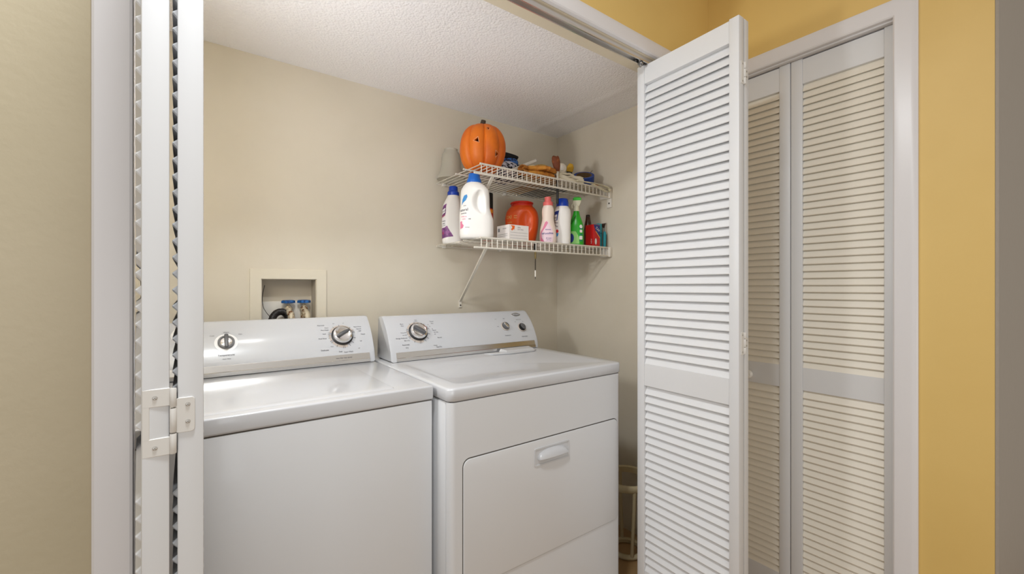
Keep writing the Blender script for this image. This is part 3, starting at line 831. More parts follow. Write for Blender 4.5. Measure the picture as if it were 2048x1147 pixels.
def cap(parent, prof, z, m, x=0, ribs=0, name='cap', depth=0.02):
    MB().lathe([(r, z + h) for r, h in prof], Matrix.Translation((x, 0, 0)), 60 if ribs else 36,
               fn=(lambda a_, r, zz: r * (1 - depth * (0.5 + 0.5 * math.cos(ribs * a_)))) if ribs else None).build(name, m, parent, smooth=40)


def decal(parent, name, m, polys=(), texts=(), fn=None, step=0.006):
    for p in polys[:-1]: MB().patch(p, fn, step).build(name, m, parent, smooth=60)
    d = MB()
    for p in polys[-1:]: d.patch(p, fn, step)
    for s, size, u, v, *r in texts: d.text(s, size, fn, u, v, step, bold=0.0001, rot=r[0] if r else 0)
    return d.build(name, m, parent, smooth=60)


M_purple = mat('purple_label', (112, 58, 118), 0.45, mottle=(70, (150, 88, 150), 0.45, 0.6))
M_magenta = mat('magenta_print', (168, 62, 104), 0.45)
M_lwhite = mat('white_label', (242, 240, 240), 0.4)
M_lgrey = mat('dark_label_print', (70, 66, 78), 0.5)
M_pink = mat('pink_print', (226, 128, 160), 0.45)
M_lpink = mat('light_pink_label', (238, 212, 222), 0.42)
M_lblue = mat('blue_label', (58, 140, 206), 0.42)
M_navy = mat('navy_label', (32, 54, 132), 0.42)
M_redp = mat('red_print', (206, 44, 54), 0.42)

# 1: bottle with the purple label
x, y = 0.975, 1.800
b1 = thing('detergent_bottle', 'white detergent bottle with purple label and dark blue cap', 'bottle', (x, y, ZL + DZ), face_cam(x, y))
B = Bottle([(0, 0.040, 0.029, 2.6, 0), (0.004, 0.044, 0.032, 2.6, 0), (0.02, 0.0465, 0.034, 2.6, 0), (0.10, 0.0475, 0.034, 2.6, 0), (0.17, 0.044, 0.033, 2.5, 0), (0.20, 0.037, 0.031, 2.3, 0.003), (0.222, 0.028, 0.027, 2.0, 0.005), (0.232, 0.025, 0.025, 2, 0.006), (0.236, 0.024, 0.024, 2, 0.006)])
B.mesh().build('bottle_body', M_jug, b1, smooth=60)
cap(b1, [(0.0265, 0), (0.0275, 0.002), (0.0275, 0.016), (0.024, 0.020), (0.0215, 0.022), (0.0205, 0.040), (0.019, 0.043), (0.002, 0.043)], 0.228, M_bluecap, 0.006, 30)
f1 = B.map(R(-44), 0.10)
decal(b1, 'label', M_purple, [[(-0.024, -0.078), (0.034, -0.067), (0.030, -0.050), (0.016, -0.018), (-0.024, -0.030)], [(-0.022, 0.020), (-0.004, 0.028), (0.008, 0.040), (0.008, 0.086), (-0.012, 0.078), (-0.022, 0.062)]], fn=f1)
f1b = B.map(R(-44), 0.10, 0.0012)
decal(b1, 'label_emblem', M_lwhite, [circle(0.021, 24, 0.95, 1.1, -0.004, -0.004), [(-0.018, 0.034), (0.005, 0.044), (0.005, 0.066), (-0.018, 0.056)]], fn=f1b)
f1c = B.map(R(-44), 0.10, 0.0016)
decal(b1, 'label_lettering', M_lgrey, [], [('Zout', 0.016, -0.007, 0.050, R(22)), ('simply', 0.010, -0.004, 0.004, R(8)), ('clean', 0.010, -0.004, -0.007, R(8)), ('free & soft', 0.0055, -0.004, -0.017, R(8))], f1c)
decal(b1, 'label_stripe', M_magenta, [[(-0.021, 0.020), (0.002, 0.028), (0.008, 0.036), (-0.006, 0.031), (-0.021, 0.026)], circle(0.006, 12, 1, 1.2, -0.008, -0.052)], fn=f1b)

# 2: jug with the bright blue cap and a grip recess
x, y = 0.955, 1.548
b2 = thing('detergent_jug', 'large white detergent jug with bright blue cap and grip handle', 'jug', (x, y, ZL + DZ), face_cam(x, y, R(-4)))


def dent2(th, z):
    a_ = (th + PI) % (2 * PI) - PI
    e = ((a_ - R(20)) / R(24)) ** 2 + ((z - 0.150) / 0.052) ** 2
    return 0.024 * max(0.0, 1 - e ** 1.6) ** 1.2 if e < 1 else 0.0


B = Bottle([(0, 0.064, 0.040, 3.0, 0), (0.004, 0.068, 0.044, 3.0, 0), (0.02, 0.0715, 0.047, 3.0, 0), (0.075, 0.0715, 0.047, 3.0, 0), (0.105, 0.067, 0.046, 2.9, -0.004), (0.135, 0.062, 0.045, 2.7, -0.006), (0.175, 0.061, 0.044, 2.6, -0.006),
            (0.200, 0.059, 0.042, 2.5, -0.006), (0.220, 0.048, 0.038, 2.3, -0.008), (0.232, 0.036, 0.033, 2.1, -0.010), (0.236, 0.030, 0.030, 2, -0.010)], dent2)
B.mesh(96, 60).build('jug_body', M_jug, b2, smooth=60)
cap(b2, [(0.031, 0), (0.032, 0.002), (0.029, 0.016), (0.025, 0.022), (0.0235, 0.038), (0.022, 0.040), (0.002, 0.040)], 0.234, M_bluecap2, -0.010, 40)
f2 = B.map(R(-38), 0.10); f2b = B.map(R(-38), 0.10, 0.0012)
decal(b2, 'label', M_lblue, [[(-0.014, 0.036), (-0.010, 0.060), (0.000, 0.076), (0.014, 0.080), (0.017, 0.070), (0.010, 0.056), (-0.006, 0.046)]], fn=f2)
decal(b2, 'label_print', M_pink, [[(-0.020, -0.062), (-0.002, -0.058), (0.003, -0.048), (-0.006, -0.040), (-0.006, -0.030), (-0.020, -0.032)]], [('LINEN &', 0.0075, 0.002, -0.012), ('LILIES', 0.0075, 0.003, -0.022)], fn=f2)
decal(b2, 'label_lettering', M_lgrey, [], [('natural', 0.016, 0.000, 0.016, R(6)), ('elements', 0.0085, 0.001, 0.002, R(4)), ('purex', 0.006, 0.006, 0.034, R(4)), ('HE', 0.0060, 0.026, -0.022), ('50 fl oz', 0.005, 0.018, -0.056)], f2b)

# 3: spray can behind the jug
x, y = 1.1765, 1.800
b3 = thing('spray_can', 'red and black aerosol can behind the large white jug', 'can', (x, y, ZL + DZ), face_cam(x, y))
MB().lathe([(0.026, 0), (0.0275, 0.002), (0.0275, 0.178), (0.0265, 0.186), (0.023, 0.192)], None, 36).build('can_body', mat('red_can_print', (206, 52, 30), 0.3, coat=0.4), b3, smooth=40)
MB().lathe([(0.0279, 0.165), (0.0279, 0.182), (0.0276, 0.1825)], None, 36).build('can_band', mat('orange_band', (244, 150, 40), 0.35), b3, smooth=40)
MB().lathe([(0.026, 0.188), (0.0262, 0.19), (0.0262, 0.262), (0.0245, 0.266), (0.002, 0.267)], None, 36).build('cap', M_black, b3, smooth=40)
# 4: orange tub
x, y = 1.280, 1.655
b4 = thing('detergent_tub', 'orange plastic detergent tub with red lid behind the small white box', 'tub', (x, y, ZL + DZ), face_cam(x, y))


def dent4(th, z):
    a_ = (th + PI) % (2 * PI) - PI
    e = ((a_ - R(14)) / R(22)) ** 2 + ((z - 0.105) / 0.055) ** 2
    return 0.020 * (1 - e) ** 0.8 if e < 1 else 0.0


B = Bottle([(0, 0.056, 0.052, 2.2, 0), (0.004, 0.060, 0.056, 2.2, 0), (0.04, 0.071, 0.064, 2.3, 0), (0.09, 0.0795, 0.068, 2.3, 0), (0.125, 0.0815, 0.069, 2.3, 0), (0.155, 0.077, 0.067, 2.2, 0), (0.178, 0.064, 0.060, 2.1, 0), (0.188, 0.053, 0.052, 2, 0), (0.192, 0.050, 0.050, 2, 0)], dent4)
B.mesh(80, 50).build('tub_body', mat('orange_plastic', (226, 84, 20), 0.32, sss=0.1), b4, smooth=60)
cap(b4, [(0.050, 0), (0.0535, 0.001), (0.0535, 0.007), (0.049, 0.010), (0.049, 0.014), (0.056, 0.015), (0.056, 0.020), (0.048, 0.0235), (0.002, 0.025)], 0.186, mat('red_lid', (214, 42, 20), 0.35), 0, 0, 'lid')
f4 = B.map(R(-40), 0.115); M_tan = mat('gold_print', (226, 186, 110), 0.45)
decal(b4, 'label_lettering', M_tan, [], [('OXI', 0.022, -0.010, 0.014), ('stain', 0.008, 0.028, 0.020), ('lifter', 0.008, 0.028, 0.010), ('laundry', 0.010, -0.004, -0.010)], f4)

# 5: small white box
b5 = thing('carton', 'small white carton with orange arrow on the lower shelf', 'box', (1.134, 1.532, ZL + DZ))
M_card = mat('white_carton', (236, 230, 226), 0.55)
MB().box(-0.0545, 0.0545, -0.045, 0.045, 0, 0.067, 0.001, 1).build('carton_body', M_card, b5, smooth=0)
fy = lambda u, v: (u, -0.0455, v)
fx = lambda u, v: (-0.0550, -u, v)
d = MB()
d.patch([(-0.0430, 0.046), (-0.0375, 0.0405), (-0.0295, 0.0485), (-0.0265, 0.0435), (-0.0225, 0.0630), (-0.0445, 0.0640), (-0.0395, 0.0585), (-0.0355, 0.0545)][::1], fy)
d.build('arrow_mark', mat('orange_print', (238, 104, 28), 0.5), b5, smooth=0)
d = MB()
for s, sz, u, v in (('up&up', 0.0065, 0.000, 0.057), ('dryer sheets', 0.0065, 0.008, 0.048)): d.text(s, sz, fy, u, v)
for k in range(3): d.patch([(-0.048, 0.034 - k * 0.012), (0.048, 0.034 - k * 0.012), (0.048, 0.0333 - k * 0.012), (-0.048, 0.0333 - k * 0.012)], fy)
for k in range(6):
    d.patch([(-0.037 + k * 0.0026, 0.040), (-0.0355 + k * 0.0026, 0.040), (-0.0355 + k * 0.0026, 0.055), (-0.037 + k * 0.0026, 0.055)], fx)
for v in (0.028, 0.020): d.patch([(-0.036, v), (0.036, v), (0.036, v - 0.0012), (-0.036, v - 0.0012)], fx)
d.text('80 sheets', 0.007, fx, 0.014, 0.052)
d.build('lettering', M_ink, b5, smooth=0)

# 6: pink-cap bottle
x, y = 1.332, 1.522
b6 = thing('softener_bottle', 'slim pale pink bottle with coral pink cap', 'bottle', (x, y, ZL + DZ), face_cam(x, y))
B = Bottle([(0, 0.034, 0.026, 2.3, 0), (0.004, 0.037, 0.028, 2.3, 0), (0.03, 0.0395, 0.029, 2.3, 0), (0.06, 0.038, 0.028, 2.2, 0), (0.095, 0.031, 0.025, 2.1, 0), (0.118, 0.027, 0.024, 2, 0), (0.145, 0.0285, 0.025, 2, 0), (0.165, 0.027, 0.024, 2, 0), (0.178, 0.022, 0.022, 2, 0), (0.184, 0.020, 0.020, 2, 0)])
B.mesh().build('bottle_body', mat('pale_pink_hdpe', (238, 220, 208), 0.36, sss=0.1), b6, smooth=60)
cap(b6, [(0.022, 0), (0.0235, 0.001), (0.0235, 0.015), (0.0215, 0.018), (0.0165, 0.019), (0.0155, 0.040), (0.014, 0.0415), (0.002, 0.0418)], 0.178, mat('coral_cap', (232, 112, 108), 0.4), 0, 22)
f6 = B.map(R(-6), 0.05); f6b = B.map(R(-6), 0.05, 0.0012)
decal(b6, 'label', M_lpink, [[(-0.032, -0.044), (0.022, -0.044), (0.024, -0.010), (0.020, 0.020), (0.004, 0.052), (-0.006, 0.052), (-0.026, 0.010)]], fn=f6)
decal(b6, 'label_ribbon', M_pink, [[(-0.030, -0.040), (-0.012, -0.044), (-0.010, -0.040), (-0.022, -0.022), (-0.024, -0.002), (-0.006, 0.024), (0.004, 0.046), (-0.003, 0.054), (-0.011, 0.048), (-0.020, 0.018), (-0.030, 0.0)]], fn=f6b)
decal(b6, 'label_lettering', M_navy, [], [('Woolite', 0.0135, 0.001, -0.004, R(4)), ('delicates', 0.006, 0.004, 0.014), ('50 loads', 0.005, 0.006, -0.026), ('16 fl oz', 0.005, 0.006, -0.034)], B.map(R(-6), 0.05, 0.0016))

# 7: stout white bottle with blue cap
x, y = 1.426, 1.522
b7 = thing('stain_remover_bottle', 'stout white bottle with blue screw cap between the pink and green bottles', 'bottle', (x, y, ZL + DZ), face_cam(x, y))
B = Bottle([(0, 0.034, 0.027, 2.5, 0), (0.004, 0.0365, 0.030, 2.5, 0), (0.03, 0.038, 0.032, 2.5, 0), (0.10, 0.0385, 0.032, 2.5, 0), (0.14, 0.040, 0.033, 2.4, 0), (0.165, 0.038, 0.032, 2.2, 0), (0.180, 0.031, 0.029, 2.0, -0.001), (0.186, 0.028, 0.028, 2, -0.001)])
B.mesh().build('bottle_body', M_jug, b7, smooth=60)
cap(b7, [(0.028, 0), (0.0295, 0.001), (0.0295, 0.022), (0.027, 0.025), (0.026, 0.034), (0.0235, 0.0375), (0.002, 0.038)], 0.184, M_bluecap, -0.001, 26)
f7 = B.map(R(-48), 0.10); f7b = B.map(R(-48), 0.10, 0.0012)
decal(b7, 'label', M_navy, [[(-0.016, 0.016), (0.008, 0.016), (0.016, 0.062), (-0.016, 0.058)]], fn=f7)
decal(b7, 'label_panel', M_lwhite, [[(-0.013, 0.018), (0.004, 0.018), (0.008, 0.044), (-0.013, 0.042)]], fn=f7b)
decal(b7, 'label_swoosh', M_lblue, [[(-0.012, -0.066), (0.010, -0.060), (0.014, -0.046), (0.000, -0.044), (-0.012, -0.052)]], fn=f7)
decal(b7, 'label_dot', M_redp, [circle(0.0085, 16, 1, 1, 0.006, -0.036)], fn=f7b)
decal(b7, 'label_lettering', M_lgrey, [], [('oxi', 0.014, -0.003, 0.030), ('Action', 0.010, -0.001, 0.006, R(-10)), ('boost', 0.010, 0.000, -0.010, R(-20))], B.map(R(-48), 0.10, 0.0016))

# 8: green trigger spray bottle
x, y = 1.518, 1.522
b8 = thing('spray_bottle', 'green trigger spray bottle with cream nozzle', 'spray bottle', (x, y, ZL + DZ), face_cam(x, y))
B = Bottle([(0, 0.033, 0.024, 2.4, 0), (0.004, 0.036, 0.026, 2.4, 0), (0.05, 0.0365, 0.027, 2.4, 0), (0.095, 0.0355, 0.027, 2.3, 0), (0.125, 0.028, 0.024, 2.1, 0), (0.150, 0.019, 0.018, 2, 0), (0.172, 0.0135, 0.0135, 2, 0), (0.178, 0.0125, 0.0125, 2, 0)])
B.mesh().build('bottle_body', mat('green_plastic', (48, 176, 44), 0.3, sss=0.1), b8, smooth=60)
M_noz = mat('cream_nozzle', (226, 220, 196), 0.4)
a = MB(); a.lathe([(0.0150, 0.172), (0.0155, 0.174), (0.0140, 0.190), (0.0130, 0.200)], None, 24)
a.prism([(-0.012, 0.196), (0.014, 0.196), (0.021, 0.212), (0.024, 0.226), (-0.016, 0.226), (-0.017, 0.212)], -0.010, 0.010, Matrix.Rotation(R(90), 4, 'X'), 0.002, 2)
nz = a.build('nozzle', M_noz, b8, smooth=45)
a = MB(); a.prism([(-0.017, 0.2255), (0.0245, 0.2255), (0.024, 0.236), (0.016, 0.241), (-0.010, 0.241), (-0.016, 0.236)], -0.0115, 0.0115, Matrix.Rotation(R(90), 4, 'X'), 0.0025, 2)
a.build('nozzle_cover', mat('bright_green_plastic', (62, 200, 58), 0.35), b8, smooth=45)
a = MB(); a.tube([(-0.013, 0, 0.215), (-0.022, 0, 0.203), (-0.021, 0, 0.188)], [0.004, 0.0035, 0.003], 10); a.build('trigger', M_noz, b8)
f8 = B.map(R(12), 0.06); f8b = B.map(R(12), 0.06, 0.0012)
decal(b8, 'label', mat('light_green_label', (150, 214, 120), 0.42), [[(-0.034, -0.050), (0.004, -0.050), (0.002, -0.020), (-0.008, 0.010), (-0.030, 0.012)]], fn=f8)
decal(b8, 'label_roundel', M_navy, [circle(0.013, 20, 0.9, 1.7, -0.026, -0.022)], fn=f8b)
decal(b8, 'label_badge', M_lwhite, [circle(0.0085, 16, 1.0, 1.1, 0.014, 0.034), rrect(0.006, 0.020, 0.004, 0.018, 0.003, 3), rrect(0.004, 0.021, -0.030, -0.012, 0.003, 3)], fn=f8)
decal(b8, 'label_band', mat('teal_print', (42, 120, 130), 0.42), [rrect(0.006, 0.022, 0.021, 0.025, 0.0015, 2), rrect(0.004, 0.021, -0.008, -0.003, 0.0015, 2), rrect(0.003, 0.021, -0.038, -0.034, 0.0015, 2)], fn=f8)
decal(b8, 'label_lettering', M_black, [], [('GREEN', 0.014, -0.022, 0.066, R(60)), ('GO', 0.012, -0.014, 0.082, R(50))], f8b)

# 9: red box, teal boxes, brown bottle, grey carton near the right wall
b9 = thing('red_box', 'red cardboard box with printed right side near the right wall', 'box', (1.636, 1.5225, ZL + DZ))
MB().box(-0.024, 0.024, -0.0275, 0.0275, 0, 0.114, 0.0008, 1).build('box_body', mat('red_carton', (206, 22, 24), 0.42), b9, smooth=0)
fy9 = lambda u, v: (u, -0.0280, v); fx9 = lambda u, v: (-0.0245, -u, v)
d = MB(); d.patch([(-0.023, 0.112), (0.023, 0.112), (0.023, 0.052), (0.010, 0.060), (-0.008, 0.078)], fy9); d.build('panel_print', M_navy, b9, smooth=0)
fy9b = lambda u, v: (u, -0.0284, v)
d = MB(); d.text('ZAP', 0.018, fy9b, 0.006, 0.090, rot=R(-38)); d.patch(circle(0.009, 14, 0.8, 1.8, -0.008, 0.028), fy9b); d.text('NEW', 0.011, fx9, 0.014, 0.030, rot=R(90)); d.build('lettering', M_lwhite, b9, smooth=0)
d = MB(); d.patch([(-0.010, 0.079), (-0.006, 0.080), (0.023, 0.050), (0.023, 0.044)], fy9b); d.build('stripe', mat('yellow_print', (240, 190, 70), 0.45), b9, smooth=0)

b10 = thing('brown_bottle', 'dark brown tapered bottle standing behind the red box', 'bottle', (1.672, 1.590, ZL + DZ))
MB().lathe([(0.020, 0), (0.022, 0.003), (0.022, 0.10), (0.019, 0.125), (0.013, 0.152), (0.0105, 0.168), (0.009, 0.176), (0.002, 0.178)], None, 28).build('bottle_body', mat('brown_glass', (72, 34, 18), 0.2, coat=0.3), b10, smooth=50)
MB().lathe([(0.0107, 0.163), (0.0109, 0.165), (0.0095, 0.179), (0.002, 0.1805)], None, 20).build('cap', mat('dark_brown_cap', (44, 24, 16), 0.4), b10, smooth=50)

M_teal = mat('teal_plastic', (44, 150, 164), 0.38)
b11 = thing('teal_box', 'teal box squeezed behind the red box', 'box', (1.6755, 1.5270, ZL + DZ))
MB().box(-0.013, 0.013, -0.020, 0.020, 0, 0.124, 0.002, 2).build('box_body', M_teal, b11)
MB().box(-0.0135, 0.0135, -0.0205, 0.0205, 0.072, 0.077, 0.001, 1).build('lid_band', mat('dark_teal', (22, 92, 108), 0.4), b11)

b12 = thing('scraper', 'teal handled scraper leaning beside the right wall', 'scraper', (1.699, 1.494, ZL + DZ), 0, rot=(R(-4), R(-3), R(-20)))
Msw = Matrix.Rotation(R(90), 4, 'X')
MB().prism([(-0.010, 0), (0.000, 0.0), (0.009, 0.066), (0.008, 0.080), (0.0, 0.086), (-0.004, 0.074)], -0.007, 0.007, Msw, 0.002, 2).build('handle', M_teal, b12, smooth=45)
MB().prism([(0.0005, 0.0), (0.003, 0.0), (0.0118, 0.068), (0.0095, 0.066)], -0.0065, 0.0065, Msw, 0.0006, 1).build('edge_strip', M_black, b12, smooth=45)

b13 = thing('grey_carton', 'flat grey carton standing against the right wall', 'box', (1.7145, 1.545, ZL + DZ))
M_gcard = mat('grey_card', (176, 168, 156), 0.7)
a = MB(); a.box(-0.004, 0.004, -0.045, 0.030, 0.004, 0.130, 0.0006, 1); a.build('carton_body', M_gcard, b13, smooth=0)
MB().prism([(-0.045, 0.128), (-0.010, 0.128), (-0.022, 0.108), (-0.034, 0.104)], -0.0046, -0.0041, Matrix(((0, 0, 1, 0), (1, 0, 0, 0), (0, 1, 0, 0), (0, 0, 0, 1)))).build('torn_patch', mat('dark_brown_card', (70, 48, 34), 0.7), b13, smooth=0)

# screwdriver dropped through the lower shelf
sd = thing('screwdriver', 'slim screwdriver hanging down through the lower wire shelf', 'screwdriver', (1.2620, 1.530, 1.235))
MB().lathe([(0.003, 0.128), (0.0072, 0.130), (0.0080, 0.150), (0.0072, 0.164), (0.0104, 0.1675), (0.0130, 0.170), (0.0120, 0.176), (0.003, 0.178)], None, 16).build('handle', M_black, sd)
MB().lathe([(0.0034, 0.095), (0.0046, 0.098), (0.0050, 0.127), (0.0046, 0.130)], None, 12).build('ferrule', mat('olive_brass', (150, 132, 88), 0.4, metal=0.6), sd)
MB().lathe([(0.0018, 0.040), (0.0022, 0.042), (0.0022, 0.096)], None, 10).build('shaft', mat('dark_shaft', (70, 62, 54), 0.35, metal=0.8), sd)
MB().lathe([(0.0028, 0.012), (0.0030, 0.013), (0.0030, 0.040), (0.0022, 0.042)], None, 10).build('tip_sleeve', M_plastic_w, sd)
MB().lathe([(0.0006, 0.0), (0.0018, 0.006), (0.0016, 0.013)], None, 10).build('tip', M_gap, sd)


# ------------------------------------------------------------------ things on the upper shelf
UZ = ZU + DZ
# frosted bell-shaped glass lamp shade
x, y = 0.965, 1.790
g = thing('glass_shade', 'frosted bell-shaped glass lamp shade behind the pumpkin', 'lamp shade', (x, y, UZ))
M_glass = mat('frosted_glass', (246, 244, 234), 0.42, trans=0.78)
outer = [(0.068, 0.0), (0.066, 0.010), (0.057, 0.026), (0.050, 0.045), (0.046, 0.075), (0.044, 0.105), (0.041, 0.118), (0.034, 0.128), (0.030, 0.136), (0.031, 0.142), (0.0275, 0.144)]
inner = [(r - 0.003, z) for r, z in outer[:-1]][::-1]
rings = [[Vector((r * math.cos(2 * PI * i / 40), r * math.sin(2 * PI * i / 40), z)) for i in range(40)] for r, z in outer + inner]
MB().loft(rings, closed=True).build('shade', M_glass, g, smooth=50)

# ceramic jack-o'-lantern
x, y = 1.022, 1.605
pk = thing('pumpkin', 'orange carved pumpkin ornament on the upper shelf', 'pumpkin', (x, y, UZ), face_cam(x, y))


def pump(th, ph, k=1.0):
    lobes = 8
    rib = abs(math.cos(lobes * 0.5 * (th + 0.30)))
    sz = math.sin(ph); cz = math.cos(ph)
    groove = 0.19 if k == 1 else 0.0
    r = 0.1040 * (1 - groove + groove * rib ** 0.40)
    rad = r * (abs(sz) ** (0.86 if cz > 0 else 0.66)) * k
    z = 0.112 + 0.110 * k * cz * (1 - 0.12 * math.exp(-(ph / 0.40) ** 2)) - 0.004
    return Vector((rad * math.sin(th), -rad * math.cos(th) * 0.92, max(z, (1 - k) * 0.1)))


nth, nph = 128, 56
a = MB()
a.loft([[pump(2 * PI * i / nth, 0.02 + (PI - 0.04) * (1 - j / nph)) for i in range(nth)] for j in range(nph + 1)])
t_in = bmesh.new()
b_in = MB(); b_in.loft([[pump(2 * PI * i / nth, 0.05 + (PI - 0.1) * (1 - j / 30), 0.88) for i in range(nth)] for j in range(31)])
bmesh.ops.reverse_faces(b_in.bm, faces=b_in.bm.faces)
me = bpy.data.meshes.new('tmp'); b_in.bm.to_mesh(me); a.bm.from_mesh(me); b_in.bm.free(); bpy.data.meshes.remove(me)
M_pump = mat('orange_ceramic', (224, 114, 6), 0.5, bump=(60, 0.15, 0.002), mottle=(9, (206, 94, 4), 0.42, 0.62))
body = a.build('pumpkin_body', M_pump, pk, smooth=70)
cut = MB()
def tri(cx, cz, s, rot, th):
    Mr = Matrix.Rotation(th, 4, 'Z') @ Matrix.Translation((0, -0.13, cz)) @ Matrix.Rotation(R(90), 4, 'X') @ Matrix.Rotation(rot, 4, 'Z')
    cut.prism([(s * math.cos(R(90 + 120 * k)), s * math.sin(R(90 + 120 * k))) for k in range(3)], -0.075, 0.03, Mr)
EYES = ((0.117, 0.0125, R(100), R(-14)), (0.067, 0.0135, R(160), R(39)), (0.173, 0.0085, R(60), R(17)))
for cz_, s_, ro_, th_e in EYES: tri(0, cz_, s_, ro_, th_e)
cu_o = cut.build('cutter', M_pump)
cu_o.parent = pk
bpy.context.view_layer.update()
md = body.modifiers.new('cut', 'BOOLEAN'); md.object = cu_o; md.operation = 'DIFFERENCE'; md.solver = 'EXACT'
dg = bpy.context.evaluated_depsgraph_get(); dg.update()
nm = bpy.data.meshes.new_from_object(body.evaluated_get(dg))
body.modifiers.remove(md); body.data = nm; nm.name = 'pumpkin_body'
bpy.data.objects.remove(cu_o)
nm.set_sharp_from_angle(angle=R(50))
M_rimp = mat('worn_pink_rim', (226, 168, 132), 0.6)
for cz_, s_, ro_, th_e in EYES:
    ph0 = math.acos(max(-1, min(1, (cz_ - 0.108) / 0.110))); rr0 = math.hypot(pump(th_e, ph0).x, pump(th_e, ph0).y)
    def pf(u, v):
        zt_ = cz_ + v
        p_ = pump(th_e + u / rr0, math.acos(max(-1, min(1, (zt_ - 0.108) / 0.110))))
        return p_ + Vector((p_.x, p_.y, (p_.z - 0.108) * 0.8)).normalized() * 0.0007
    tp = [(s_ * math.cos(R(90 + 120 * k) + ro_), s_ * math.sin(R(90 + 120 * k) + ro_)) for k in range(3)]
    d = MB()
    for k in range(3):
        p0, p1 = tp[k], tp[(k + 1) % 3]
        d.patch([(p0[0] * 1.30, p0[1] * 1.30), (p1[0] * 1.30, p1[1] * 1.30), (p1[0] * 1.04, p1[1] * 1.04), (p0[0] * 1.04, p0[1] * 1.04)], pf, 0.004)
    d.build('worn_rim', M_rimp, pk, smooth=60)
M_stem = mat('dark_stem', (58, 44, 30), 0.6, bump=(90, 0.3, 0.002))
MB().tube([(0, 0, 0.190), (0, 0, 0.212), (0.002, 0, 0.224), (0.004, -0.001, 0.234)], [0.017, 0.013, 0.0115, 0.0105], 12).build('stem', M_stem, pk, smooth=50)


def blob(pts, name, m, parent, voxel=0.004, smooth_it=4, scale=None):
    """soft merged volume grown from spheres and tubes: pts = list of (points, radii)"""
    a = MB()
    for P, rr in pts:
        if len(P) == 1:
            t = bmesh.new(); bmesh.ops.create_uvsphere(t, u_segments=16, v_segments=10, radius=1.0)
            r3 = rr if isinstance(rr, tuple) else (rr, rr, rr)
            a._merge(t, Matrix.Translation(P[0]) @ Matrix.Diagonal((*r3, 1)))
        else: a.tube(P, rr, 12)
    o = a.build(name, m, parent, smooth=0)
    md = o.modifiers.new('r', 'REMESH'); md.mode = 'VOXEL'; md.voxel_size = voxel
    m2 = o.modifiers.new('s', 'SMOOTH'); m2.iterations = smooth_it; m2.factor = 0.5
    dg = bpy.context.evaluated_depsgraph_get(); dg.update()
    nm = bpy.data.meshes.new_from_object(o.evaluated_get(dg)); o.modifiers.clear(); o.data = nm; nm.name = name
    if not nm.materials: nm.materials.append(m)
    nm.polygons.foreach_set('use_smooth', [True] * len(nm.polygons))
    return o


# floral pouch with black trim
M_floral = mat('floral_fabric', (30, 28, 40), 0.8, mottle=(85, (206, 206, 218), 0.47, 0.53))
M_bfab = mat('black_fabric', (20, 20, 24), 0.85, bump=(200, 0.3, 0.002))
M_bluefab = mat('blue_floral_fabric', (24, 34, 66), 0.8, mottle=(95, (70, 120, 196), 0.46, 0.54))
fb = thing('fabric_pouch', 'black and white floral fabric pouch right of the pumpkin', 'pouch', (1.222, 1.725, UZ), 0)
blob([([(0, 0, 0.050)], (0.070, 0.075, 0.048)), ([(0.012, -0.02, 0.070)], (0.052, 0.05, 0.050)), ([(-0.03, -0.03, 0.036)], (0.06, 0.05, 0.034))], 'pouch_body', M_floral, fb, 0.006)
blob([([(0.022, -0.014, 0.108)], (0.046, 0.048, 0.026))], 'blue_panel', M_bluefab, fb, 0.005)
a = MB(); Mk = Matrix.Translation((0.020, -0.005, 0.126)) @ Euler((R(12), R(14), R(-30))).to_matrix().to_4x4()
a.lathe([(0.036, 0.0), (0.043, 0.004), (0.049, 0.024), (0.047, 0.028), (0.040, 0.027), (0.034, 0.020)], Mk, 32); a.build('collar', M_bfab, fb, smooth=50)
blob([([(0.082, -0.012, 0.082)], (0.044, 0.032, 0.028)), ([(0.104, -0.014, 0.066)], (0.030, 0.03, 0.022)), ([(0.050, -0.02, 0.060)], (0.035, 0.035, 0.035))], 'black_flap', M_bfab, fb, 0.005)

# thin panels lying on the wires
MB_card = mat('tan_board', (186, 146, 92), 0.7, mottle=(14, (164, 124, 74), 0.4, 0.6))
cb = MB().box(-0.07, 0.07, -0.16, 0.16, 0, 0.008, 0.0006, 1).build('board', MB_card, None, smooth=0, loc=(1.262, 1.70, UZ))
tag(cb, 'tan wooden board lying flat on the upper wire shelf', 'board')
cb.location = (1.368, 1.685, UZ); 
cb.data.transform(Matrix.Diagonal((0.62, 1.0, 1.0, 1)))
bt = thing('paint_tray', 'black plastic paint tray lying on the upper shelf', 'tray', (1.490, 1.745, UZ))
a = MB(); a.box(-0.085, 0.085, -0.115, 0.115, 0, 0.004, 0.001, 1)
for s in (-1, 1):
    a.box(s * 0.083 - 0.002, s * 0.083 + 0.002, -0.115, 0.115, 0.003, 0.022, 0.001, 1); a.box(-0.085, 0.085, s * 0.113 - 0.002, s * 0.113 + 0.002, 0.003, 0.022, 0.001, 1)
for k in range(6): a.box(-0.07, 0.07, -0.08 + k * 0.03, -0.074 + k * 0.03, 0.003, 0.0065, 0.001, 1)
a.build('tray_body', M_black, bt, smooth=30)

# masking tape roll standing, twine bundle behind, white bar leaning
M_kraft = mat('masking_tape', (222, 202, 152), 0.6)
M_core = mat('cardboard_core', (122, 98, 66), 0.7)


